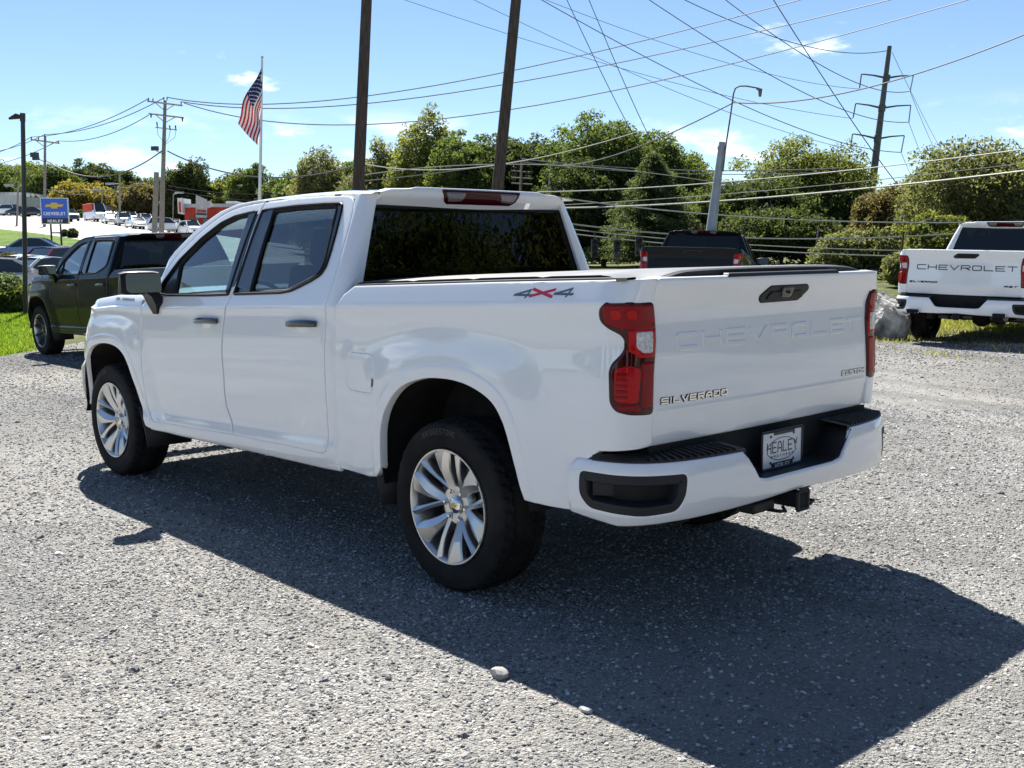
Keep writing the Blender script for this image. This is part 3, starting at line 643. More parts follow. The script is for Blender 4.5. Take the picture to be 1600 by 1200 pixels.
    def map_hdr(s, z):
        s = np.asarray(s, float); z = np.asarray(z, float)
        x = np.interp(z, [1.78, 1.803, 1.82, 1.862, 1.90, 1.93], [.945, .932, .918, .870, .866, .875])+.045*(s/.7)**2-.012
        return np.stack([x, s, z], -1)
    hd = rounded([(.705, 1.798), (-.705, 1.798), (-.665, 1.882), (-.615, 1.893), (-.50, 1.896), (-.46, 1.9095), (.46, 1.9095), (.50, 1.896), (.615, 1.893), (.665, 1.882)], .01, 2)
    hdr = add('roof_spoiler', panel(hd, map_hdr, step=.03, thick=.05, edge=.006, ring=.008), P, root)
    bl = [(.290, 1.901), (-.290, 1.901), (-.262, 1.848), (-.238, 1.832), (.238, 1.832), (.262, 1.846)]
    b_ = add('brake_light', panel(rounded(bl, .006, 2), inset(map_hdr, -.005), step=.05, thick=.03), 'lens_dark_red', root)
    for sg in (-1, 1):
        add('cargo_lamp', panel(rounded([(sg*.262, 1.888), (sg*.13, 1.888), (sg*.15, 1.850), (sg*.238, 1.846)][::sg], .005, 2), inset(map_hdr, -.008), step=.05, thick=.008), 'lens_smoke', b_)
    # ---- rear window
    def map_rw(s, z):
        s = np.asarray(s, float); z = np.asarray(z, float); return np.stack([np.interp(z, [1.3, 1.42, 1.80], [.880, .882, .935])+.02*(s/.75)**2-.022+.012, s, z], -1)
    rw = [(.845, 1.33), (-.845, 1.33), (-.698, 1.806), (.698, 1.806)]
    add('rear_window', panel(rw, map_rw, step=.06, thick=.004), 'rear_glass', root)
    m = MB(); q = map_rw(*resample(rw, .05).T); m.tube(np.vstack([q, q[:1]])+np.array((.004, 0, 0)), .012, 6, caps=False); m.build('window_seal', 'trim_black', root)
    m = MB(); m.box((.90, 0, 1.0), (.03, 1.75, .75)); m.build('cab_back', P, root)
    # ---- tailgate
    to = rounded([(.818, .795), (.822, 1.10), (.822, 1.345), (.830, 1.40), (.822, 1.448), (-.822, 1.448), (-.830, 1.40), (-.822, 1.345), (-.822, 1.10), (-.818, .795)], [.02, .01, .02, .02, .012, .012, .02, .02, .01, .02], 3)
    zr = np.array([.81, .83, .86, .89, .905, .915, .923, .93, .938, .95, .98, 1.02, 1.06, 1.1, 1.14, 1.18, 1.22, 1.25, 1.275, 1.295, 1.31, 1.325, 1.34, 1.355, 1.37, 1.385, 1.40, 1.415, 1.43])
    gx, gz = np.meshgrid(np.arange(-.82, .82, .03), zr)
    hdl = rounded([(.045, 1.402), (-.245, 1.402), (-.262, 1.385), (-.200, 1.338), (.090, 1.336), (.108, 1.360)], .012, 3)
    hdl = hdl+[.0, 0]
    tg = add('tailgate', panel(to, map_tg, pts=np.stack([gx.ravel(), gz.ravel()], 1), holes=[], thick=.06, edge=.006, ring=.009), P, root)
    HY = .045
    hdl_c = hdl-[hdl[:, 0].mean()+HY, 0]
    hb_ = add('tailgate_handle', panel(hdl_c, inset(map_tg, -.006), step=.04, thick=.02, edge=.005), 'black_plastic', tg)
    add('handle_grip', panel(rounded([(.115-HY, 1.380), (-.115-HY, 1.380), (-.14-HY, 1.352), (.14-HY, 1.350)], .008, 2), inset(map_tg, -.012), step=.05, thick=.012), 'trim_black', tg)
    add('camera_housing', panel(rounded([(.042-HY, 1.398), (-.042-HY, 1.398), (-.036-HY, 1.360), (.036-HY, 1.360)], .006, 2), inset(map_tg, -.016), step=.05, thick=.012), 'gloss_black', tg)
    m = MB(); m.lathe([(0, 0), (.010, 0), (.011, .004)], 20); lo_ = link('camera_lens', m.mesh('lens'), 'gloss_black', tg); lo_.rotation_euler = (0, 0, math.pi/2); lo_.location = (tg_x(0, 1.38)-.0165, -HY, 1.378)
    def mtg(a, b, c): p = map_tg(np.array([-a]), np.array([b]))[0]; return (p[0]-c, p[1], p[2])
    lt = letters('CHEVROLET', mtg, -.680, 1.162, .136, .072, .027, .017, .0065); em = lt.build('embossed_lettering', P, tg, smooth=False); bevel(em, .0028, 2)
    letters('SILVERADO', mtg, -.7818, .9542, .0465, .0296, .005, .0098, .0022, slant=.12).build('model_badge_shade', 'gloss_black', tg, smooth=False)  # black border under the chrome stands in for the dark shadows round letters
    lt = letters('SILVERADO', mtg, -.780, .956, .043, .026, .0085, .0062, .005, slant=.12); lt.build('model_badge', 'chrome', tg, smooth=False)
    letters('CUSTOM', mtg, .5734, .9564, .0332, .0252, .004, .0084, .0022, slant=.12).build('trim_badge_shade', 'gloss_black', tg, smooth=False)  # same painted shadow border, under the trim lettering
    lt = letters('CUSTOM', mtg, .575, .958, .030, .022, .0072, .0052, .005, slant=.12); lt.build('trim_badge', 'chrome', tg, smooth=False)
    cap = MB(); pr_ = [(.40, 1.449), (-.47, 1.449), (-.455, 1.466), (.385, 1.466)]
    cap.prism(pr_, lambda a, b, c: (-1.110+c+(b-1.449)*.5, a, b), 0, .06); bevel(cap.build('tailgate_cap', 'black_plastic', tg, fix=True), .004)
    # ---- tail lights
    tlo = rounded(tl, .022, 3)
    TL = empty('taillight', parent=root)
    add('lens', panel(off(tlo, .003), inset(map_bed, -.002), step=.02, thick=.03, edge=.008, ring=.008), 'lens_dark_red', TL)
    add('upper_lamp', panel(rounded([(-.955, 1.350), (-.955, 1.287), (-1.03, 1.262), (-1.10, 1.258), (-1.168, 1.262), (-1.168, 1.350)], .014, 3), inset(map_bed, -.0055), step=.025, thick=.006), 'lens_red', TL)
    add('reverse_lamp', panel(rounded([(-1.078, 1.246), (-1.078, 1.192), (-1.105, 1.170), (-1.150, 1.168), (-1.150, 1.248)], .006, 2), inset(map_bed, -.0075), step=.02, thick=.008), 'lens_clear', TL)
    add('reflector', panel(rounded([(-1.048, 1.255), (-1.048, 1.178), (-1.095, 1.152), (-1.165, 1.150), (-1.165, 1.255)], .006, 2), inset(map_bed, -.0045), step=.025, thick=.006), 'lens_bright_red', TL)
    add('lower_lamp', panel(rounded([(-1.000, 1.105), (-1.005, .985), (-1.09, .975), (-1.10, 1.105), (-1.05, 1.118)], .012, 3), inset(map_bed, -.0055), step=.025, thick=.006), 'lens_bright_red', TL)
    add('lower_reflector', panel(rounded([(-1.110, 1.130), (-1.110, .955), (-1.168, .955), (-1.168, 1.130)], .008, 2), inset(map_bed, -.005), step=.03, thick=.006), 'lens_red', TL)
    add('lower_strip', panel(rounded([(-1.01, .968), (-1.02, .950), (-1.10, .944), (-1.10, .966)], .006, 2), inset(map_bed, -.005), step=.03, thick=.006), 'lens_red', TL)
    for k in range(5):
        add('lamp_rib', panel(rounded([(-1.004, 1.092-.022*k), (-1.004, 1.082-.022*k), (-1.05, 1.080-.022*k), (-1.05, 1.090-.022*k)], .003, 1), inset(map_bed, -.0075), step=.03, thick=.003, edge=.001, ring=.002), 'lens_red', TL)
    for k in range(2):
        add('lamp_bulb', panel(rounded([(-.985-.06*k, 1.335), (-.985-.06*k, 1.300), (-1.022-.06*k, 1.300), (-1.022-.06*k, 1.335)], .012, 3), inset(map_bed, -.0075), step=.03, thick=.003, edge=.001, ring=.002), 'lens_bright_red', TL)
    mirrored(TL, root)
    # ---- rear bumper
    sE = float(_bl[-1]-_b0); s_ = bump_s
    half = [(sE, .70), (sE, .52), (s_(.985)+.02, .492), (s_(.80), .508), (s_(.62), .512), (s_(.30), .515), (0, .527)]
    top = [(s_(.29), .600), (s_(.33), .612), (s_(.425), .735), (s_(.62), .737), (s_(.86), .738), (s_(.985), .738), (sE-.03, .735)]
    bo = np.vstack([half, [(-a, b) for a, b in half[-2::-1]], [(-a, b) for a, b in top[::-1]], [(-s_(.26), .594), (s_(.26), .594)], top])
    pk = rounded([(sE-.055, .700), (sE-.055, .600), (sE-.10, .548), (s_(.93), .532), (s_(.80), .545), (s_(.765), .605), (s_(.755), .697)], .03, 4)
    pkr = pk*[-1, 1]; pkr = pkr[::-1]
    gx, gz = np.meshgrid(np.arange(-sE, sE, .03), [.505, .515, .528, .545, .57, .60, .63, .66, .69, .705, .72])
    rb = add('rear_bumper', panel(bo, map_bumper, pts=np.stack([gx.ravel(), gz.ravel()], 1), holes=[pk, pkr], thick=.014, edge=.010, ring=.009), P, root)
    for q in (pk, pkr):
        add('corner_step', panel(off(q, -.002), inset(map_bumper, .001), holes=[off(q, .035)], step=.03, thick=.06, edge=.004), 'black_plastic', rb)
        add('step_recess', panel(off(q, .02), inset(map_bumper, .06), step=.04, thick=.01), 'liner', rb)
    ss = np.concatenate([np.linspace(s_(.40), sE-.11, 40)])
    for sg in (1, -1):
        pad = MB(); out_ = inset(map_bumper, .004)(ss*sg, np.full(len(ss), .738)); Q = np.zeros((len(ss), 4, 3))
        Q[:, 0] = out_-[0, 0, .006]; Q[:, 1] = out_+[0, 0, .012]
        ww = np.interp(ss, [s_(.4), s_(.8), s_(.95), sE-.11], [.185, .17, .11, .02])
        inn = inset(map_bumper, 0)(ss*sg, np.full(len(ss), .70)); inn2 = np.array([inset(map_bumper, q)(np.array([a*sg]), np.array([.70]))[0] for a, q in zip(ss, ww)])
        Q[:, 2] = inn2; Q[:, 2, 2] = .768; Q[:, 3] = inn2; Q[:, 3, 2] = .60
        pad.grid(Q, flip=sg < 0); pad.build('step_pad', 'black_plastic', rb, 30)
    for sg in (1, -1):
        for a in np.linspace(s_(.46), s_(.90), 13):
            p = inset(map_bumper, .02)(np.array([a*sg]), np.array([.70]))[0]; q = inset(map_bumper, .14)(np.array([a*sg]), np.array([.70]))[0]
            r_ = MB(); r_.tube([(p[0], p[1], .7555), (q[0], q[1], .7655)], .005, 6); r_.build('tread_rib', 'black_plastic', rb)
    nt_ = MB(); nt_.box((-1.048, 0, .645), (.012, 1.66, .29)); nt_.build('bumper_back', 'liner', rb)
    ns = MB(); ns.grid(np.array([[(-1.226, -.27, .597), (-1.05, -.36, .605)], [(-1.226, .27, .597), (-1.05, .36, .605)]])); ns.grid(np.array([[(-1.222, .29, .603), (-1.218, .42, .735)], [(-1.05, .36, .603), (-1.05, .46, .735)]])); ns.grid(np.array([[(-1.222, -.29, .603), (-1.218, -.42, .735)], [(-1.05, -.36, .603), (-1.05, -.46, .735)]])); ns.build('plate_well', 'black_plastic', rb)
    return root
def truck_fittings(root, wheel, tonneau=True, tips=False):
    # mirrors
    mr = empty('mirror', parent=root)
    m = MB(); sec = []
    for yy, sc, dx in ((.985, .86, .0), (1.03, .97, .0), (1.12, 1.0, .0), (1.20, .96, .012), (1.232, .82, .022)):
        prof = rounded([(2.90, 1.318), (2.90, 1.462), (2.985, 1.468), (3.03, 1.43), (3.025, 1.34), (2.97, 1.310)], .022, 3); c_ = np.array((2.955, 1.388))
        sec.append([(x+dx, yy-.03*(x > 2.97), z) for x, z in (prof-c_)*sc+c_])
    Q = np.array([s_+[s_[0]] for s_ in sec]); m.grid(Q); m.add(sec[0], [tuple(range(len(sec[0])))]); m.add(sec[-1], [tuple(range(len(sec[-1])))[::-1]]); m.build('mirror_housing', 'mirror_black', mr, 40, fix=True)
    m = MB(); gpoly = rounded([(1.0, 1.330), (1.0, 1.448), (1.198, 1.452), (1.212, 1.44), (1.212, 1.345), (1.19, 1.327)], .015, 3)
    m.prism(gpoly, lambda a, b, c: (2.880-c+(a-1.1)*.22+(b-1.39)*.03, a, b), 0, .003); m.build('mirror_glass', 'mirror_glass', mr, smooth=False, fix=True)
    m = MB()
    st = [((3.00, .965, 1.30), (2.86, .965, 1.30)), ((3.03, .992, 1.24), (2.885, .99, 1.235)), ((2.985, .995, 1.19), (2.94, .995, 1.185))]
    lo_ = np.array([[(2.87, 1.10, 1.330), (3.0, 1.10, 1.330), (3.0, 1.02, 1.330), (2.87, 1.02, 1.330)], [(2.87, 1.06, 1.30), (3.02, 1.05, 1.30), (3.02, .985, 1.30), (2.87, .985, 1.30)], [(2.895, 1.025, 1.245), (3.03, 1.02, 1.245), (3.03, .98, 1.245), (2.895, .98, 1.245)], [(2.93, 1.004, 1.185), (2.99, 1.004, 1.185), (2.99, .98, 1.185), (2.93, .98, 1.185)]])
    m.grid(np.concatenate([lo_, lo_[:, :1]], 1)); m.build('mirror_foot', 'mirror_black', mr, 30, fix=True)
    mirrored(mr, root)
    # wheel houses
    for A, nm in ((ARCH_R, 'wheel_house'), (ARCH_F, 'wheel_house')):
        m = MB(); y0 = fside(A[:, 0], A[:, 1])-.012; c_ = np.array((A[:, 0].mean(), .5))
        A2 = c_+(A-c_)*1.04
        Q = np.stack([np.stack([A[:, 0], y0, A[:, 1]], 1), np.stack([A2[:, 0], y0*0+.93, A2[:, 1]], 1), np.stack([A2[:, 0], y0*0+.52, A2[:, 1]], 1)], 1)
        m.grid(Q); n_ = len(A2); m.add(np.stack([A2[:, 0], y0*0+.52, A2[:, 1]], 1), [tuple(range(n_))]); mirrored(m.build(nm, 'liner', root, 40), root)
    # wheels
    for x, y in ((0, WY), (WB, WY), (0, -WY), (WB, -WY)):
        c_ = copy_tree(wheel, root); c_.location = (x, y, WZ); c_.rotation_euler = (0, random.uniform(-.0, .0) if (x, y) == (0, WY) else (.35 if x else 1.1), 0)
        if y < 0: c_.scale = (1, -1, 1)
    # mud flaps
    for x0, x1, z0, z1 in ((.60, .53, .585, .315), (3.30, 3.215, .54, .27)):
        m = MB(); m.grid(np.array([[(x0-.005, 1.0, z0), (x0-.035, .985, (z0+z1)/2), (x1, .985, z1)], [(x0-.03, .66, z0+.02), (x0-.06, .66, (z0+z1)/2), (x1-.02, .68, z1)]])); o_ = m.build('mud_flap', 'black_plastic', root)
        o_.modifiers.new('solid', 'SOLIDIFY').thickness = .012; mirrored(o_, root)
    # chassis
    m = MB(); m.box((2.1, 0, .51), (2.5, 1.92, .14)); m.build('floor_pan', 'liner', root)
    for sg in (-1, 1):
        m = MB(); m.box((1.75, sg*.48, .49), (5.4, .09, .17)); m.build('frame_rail', 'liner', root)
    m = MB(); m.tube([(0, -.8, WZ), (0, .8, WZ)], .045, 12); m.build('rear_axle', 'steel', root)
    m = MB(); m.lathe([(0, -.14), (.09, -.12), (.14, -.04), (.14, .04), (.09, .12), (0, .14)], 20, c=(0, 0, WZ)); m.build('differential', 'liner', root)
    m = MB(); m.tube([(.2, 0, .42), (2.6, 0, .5)], .04, 10); m.build('drive_shaft', 'steel', root)
    m = MB(); m.box((.15, 0, .80), (2.1, 1.2, .22)); m.build('bed_floor', 'liner', root)
    m = MB(); m.lathe([(.18, -.10), (.33, -.12), (.385, -.09), (.385, .09), (.33, .12), (.18, .10)], 36, axis='z', c=(-.62, 0, .66)); m.build('spare_tyre', 'tyre_rubber', root)
    m = MB(); m.tube([(1.9, -.42, .42), (.9, -.50, .44), (.3, -.52, .52), (-.3, -.54, .55), (-.75, -.56, .50), (-.95, -.62, .46)], [.035]*6, 10); m.build('exhaust_pipe', 'steel', root)
    # hitch
    m = MB(); m.box((-1.03, 0, .545), (.10, .8, .07)); m.build('hitch_tube', 'liner', root)
    h = empty('hitch_receiver', parent=root)
    m = MB(); m.box((-1.12, 0, .472), (.22, .068, .068)); bevel(m.build('receiver_tube', 'black_plastic', h), .006)
    m = MB(); m.tube([(-1.272, -.03, .465), (-1.262, -.03, .465)], .001, 4); 
    m = MB(); fr = [(-.040, .432), (.040, .432), (.040, .512), (-.040, .512)]
    for (a, b), (c_, d_) in zip(fr, fr[1:]+fr[:1]): m.tube([(-1.230, a, b), (-1.230, c_, d_)], .010, 6)
    m.build('receiver_collar', 'black_plastic', h)
    m = MB(); m.box((-1.2325, 0, .472), (.003, .056, .056)); m.build('receiver_opening', 'liner', h)
    m = MB(); m.box((-1.13, .20, .465), (.08, .16, .05)); bevel(m.build('wiring_socket', 'black_plastic', h), .01)
    for sg in (-1, 1):
        m = MB(); m.tube([(-1.17, sg*.06, .44), (-1.21, sg*.10, .435), (-1.20, sg*.14, .44), (-1.13, sg*.15, .44)], .008, 6); m.build('safety_loop', 'black_plastic', h)
    # bed rails and cover
    def zr(x): return np.interp(x, [-1.1, -.95, -.3, .3, .755, .9], [1.449, 1.446, 1.430, 1.411, 1.397, 1.392])
    m = MB(); X = np.linspace(-1.04, .78, 40); Q = []
    for x in X:
        y = float(fside(np.array(x), np.array(zr(x)))); Q.append([(x, y-.004, zr(x)-.004), (x, y-.012, zr(x)+.010), (x, y-.06, zr(x)+.012), (x, y-.075, zr(x)-.05)])
    m.grid(np.array(Q)); mirrored(m.build('bed_rail', 'black_plastic', root, 40, fix=True), root)
    if tonneau:
        t = empty('tonneau_cover', parent=root)
        xs_ = [.80, .34, -.10, -.54, -1.045]
        for a, b in zip(xs_[:-1], xs_[1:]):
            X = np.linspace(a-.004, b+.004, 12); V = np.linspace(-1, 1, 33); Q = np.zeros((12, 33, 3))
            for i, x in enumerate(X):
                yy = V*.905; dr = smooth(-.86, -1.04, x)*smooth(.60, .90, np.abs(yy))*.030
                Q[i, :, 0] = x; Q[i, :, 1] = yy; Q[i, :, 2] = zr(x)+.022+.022*(1-np.abs(V)**3)-dr-.004*((i in (0, 11)))
            m = MB(); m.grid(Q)
            lo_ = Q.copy(); lo_[:, :, 2] -= .012
            o_ = m.build('cover_panel', 'vinyl', t, 50, fix=True)
            e = MB(); per = np.vstack([Q[0], Q[1:, -1], Q[-1, ::-1][1:], Q[-2:0:-1, 0]]); e.grid(np.stack([per, per-[0, 0, .03]], 1), closed_u=True); e.build('cover_edge', 'trim_black', t, 50, fix=True)
        V = np.linspace(-1, 1, 33)
        m = MB(); yy = V*.9; zt = zr(-1.045)+.018+.022*(1-np.abs(V)**3)-smooth(.60, .90, np.abs(yy))*.030
        Q = np.stack([np.stack([0*V-1.045, yy, zt], 1), np.stack([0*V-1.062, yy, zt-.006], 1), np.stack([0*V-1.062, yy, zt-.03], 1), np.stack([0*V-1.03, yy, zt-.05], 1)], 1); m.grid(Q); m.build('tail_rail', 'black_plastic', t, 40)
    # cabin
    def seat(x, y, w_):
        s_ = empty('seat', parent=root)
        m = MB(); m.box((x+.02, y, .86), (.52, w_, .18)); bevel(m.build('cushion', 'seat_fabric', s_), .05, 3)
        m = MB(); a = math.radians(-14); R = [[math.cos(a), 0, math.sin(a)], [0, 1, 0], [-math.sin(a), 0, math.cos(a)]]; m.box((x-.27, y, 1.19), (.15, w_, .62), R=R); bevel(m.build('backrest', 'seat_fabric', s_), .05, 3)
        for dy in ((0,) if w_ < .8 else (-.42, .42)):
            m = MB(); m.box((x-.35, y+dy, 1.585), (.10, .27, .19), R=R); bevel(m.build('headrest', 'seat_fabric', s_), .04, 3)
    seat(2.15, .40, .52); seat(2.15, -.40, .52); seat(1.44, 0, 1.35)
    m = MB(); m.box((2.93, 0, 1.12), (.42, 1.62, .34)); bevel(m.build('dashboard', 'dash', root), .08, 3)
    sw = empty('steering_wheel', parent=root); th = np.linspace(0, 2*math.pi, 33); c_ = np.array((2.62, .40, 1.21)); ux = np.array((.42, 0, .9)); ux /= np.linalg.norm(ux)
    m = MB(); m.tube([c_+.19*(math.cos(a)*np.array((0, 1., 0))+math.sin(a)*ux) for a in th], .016, 8, caps=False); m.build('wheel_rim', 'dash', sw)
    m = MB(); m.box(c_, (.05, .16, .12)); m.build('wheel_boss', 'dash', sw)
    m = MB(); m.box((2.3, .0, 1.885), (.05, .02, .02)); m.tube([(2.43, 0, 1.80), (2.47, 0, 1.74)], .012, 6); m.build('mirror_stalk', 'dash', root)
    m = MB(); m.box((2.42, 0, 1.70), (.03, .25, .07)); bevel(m.build('interior_mirror', 'dash', root), .01)
    m = MB(); V = np.linspace(-1, 1, 9); m.grid(np.array([roof_pt(x, V*.93)-np.array((0, 0, .045)) for x in np.linspace(1.0, 2.25, 6)])); m.build('headliner', 'seat_fabric', root)
    if tips:
        for sg in (-1, 1):
            m = MB(); q = rounded([(-.10, -.03), (.10, -.03), (.10, .03), (-.10, .03)], .028, 4); Q = np.array([[(-1.265+dx, sg*.62+a, .532+b) for a, b in np.vstack([q, q[:1]])*s_] for dx, s_ in ((.14, .9), (-.03, 1.0), (-.035, .92), (.08, .8))]); m.grid(Q); ti = m.build('exhaust_tip', 'chrome', root, fix=True)
            m = MB(); m.prism(q*.86, lambda a, b, c: (-1.272+c, sg*.62+a, .532+b), 0, .004); m.build('tip_dark_disc', 'liner', ti, fix=True)  # black disc stands in for the shaded inside of the tip
def plate(root):
    p = empty('license_plate', parent=root); X = -1.118
    mp_ = lambda a, b, c: (X-c, -a, b)
    m = MB(); m.prism(rounded([(-.1525, .612), (.1525, .612), (.1525, .764), (-.1525, .764)], .008, 3), mp_, 0, .003); m.build('plate_blank', 'plate_white', p, smooth=False, fix=True)
    m = MB()
    for a, b in (((-.158, .606), (.158, .606)), ((-.158, .770), (.158, .770)), ((-.158, .606), (-.158, .770)), ((.158, .606), (.158, .770))): m.tube([mp_(*a, .004), mp_(*b, .004)], .006, 6)
    m.prism([(-.075, .598), (.075, .598), (.085, .630), (-.085, .630)], mp_, .003, .007); m.prism([(-.065, .752), (.095, .752), (.095, .776), (-.065, .776)], mp_, .003, .006)
    m.build('plate_frame', 'sign_black', p, fix=True)
    lt = letters('HEALEY', mp_, -.118, .672, .034, .050, .007, .0055, .0008, c0=.003); letters('BROTHERS', mp_, -.087, .652, .012, .011, .0115, .0022, .0008, c0=.003, mb=lt)
    for r0, a0, a1, (cx, cy) in ((.125, 20, 165, (0, .675)), (.125, 200, 335, (0, .700))):
        th = np.radians(np.linspace(a0, a1, 24)); lt.tube([mp_(cx+r0*math.cos(a), cy+.062*math.sin(a), .0036) for a in th], .0016, 5)
    lt.build('lettering', 'ink', p, smooth=False)
    lt = letters('HEALEY', mp_, -.058, .603, .016, .022, .0035, .003, .0008, c0=.007); lt.build('frame_lettering', 'plate_white', p, smooth=False)
    for a in (-.09, .09):
        for b in (.632, .748):
            m = MB(); m.lathe([(0, .003), (.006, .002), (.007, 0)], 10); o_ = link('screw', m.mesh('screw'), 'gloss_black', p); o_.rotation_euler = (0, 0, math.pi/2); o_.location = (X-.004, a, b)

W_SILVER = make_wheel('silver'); W_DARK = make_wheel('dark')
hero = empty('pickup_truck'); make_truck(hero)
donor = [c_ for c_ in hero.children]
def clone_body(name, loc, rz, ry, rx, remap, skip=()):
    t = empty(name, loc); t.rotation_mode = 'XYZ'
    t.rotation_euler = (rx, ry, rz)
    for c_ in donor:
        k = copy_tree(c_, t, remap)
        for ch in list(k.children):
            if ch.name.split('.')[0] in skip:
                bpy.data.objects.remove(ch, do_unlink=True)
    return t
rst = clone_body('pickup_truck', (3.55, -12.783, .087), -1.458, .004, .027, {'chrome': 'gloss_black'}, ('decal_numeral', 'decal_cross', 'lettering', 'trim_badge', 'trim_badge_shade', 'tailgate_cap', 'camera_housing', 'camera_lens', 'embossed_lettering'))
slate = clone_body('pickup_truck', (9.605, -13.376, .14), -1.046, .052, .035, {'white_paint': 'slate_paint'}, ('decal_numeral', 'decal_cross', 'lettering', 'trim_badge', 'trim_badge_shade', 'tailgate_cap', 'camera_housing', 'camera_lens'))
black = clone_body('pickup_truck', (10.416, -3.146, -.012), -.002, -.005, -.02, {'white_paint': 'black_paint'}, ('decal_numeral', 'decal_cross', 'trim_badge', 'trim_badge_shade', 'tailgate_cap', 'camera_housing', 'camera_lens'))
truck_fittings(hero, W_SILVER, True); plate(hero)
truck_fittings(rst, W_DARK, False, tips=True); truck_fittings(slate, W_SILVER, False); truck_fittings(black, W_DARK, False)
tg_r = [c_ for c_ in rst.children if c_.name.startswith('tailgate')][0]
def mtg2(a, b, c): p = map_tg(np.array([-a]), np.array([b]))[0]; return (p[0]-c, p[1], p[2])
letters('CHEVROLET', mtg2, -.680, 1.155, .136, .078, .027, .013, .003).build('maker_lettering', 'ink', tg_r, smooth=False)
letters('RST', mtg2, .59, .925, .055, .028, .010, .009, .004, slant=.5).build('trim_badge', 'gloss_black', tg_r, smooth=False)
for c_ in list(W_SILVER.children)+list(W_DARK.children)+[W_SILVER, W_DARK]: bpy.data.objects.remove(c_, do_unlink=True)
tag(hero, 'clean white crew cab pickup truck parked on gravel in the foreground, bed covered', 'pickup truck', 'pickup trucks on the lot')
tag(rst, 'white pickup truck at right with black tailgate lettering, parked beside a boulder', 'pickup truck', 'pickup trucks on the lot')
tag(slate, 'dark grey pickup truck seen from behind over the white truck\'s bed', 'pickup truck', 'pickup trucks on the lot')
tag(black, 'glossy black pickup truck parked at left beyond the white truck\'s hood', 'pickup truck', 'pickup trucks on the lot')

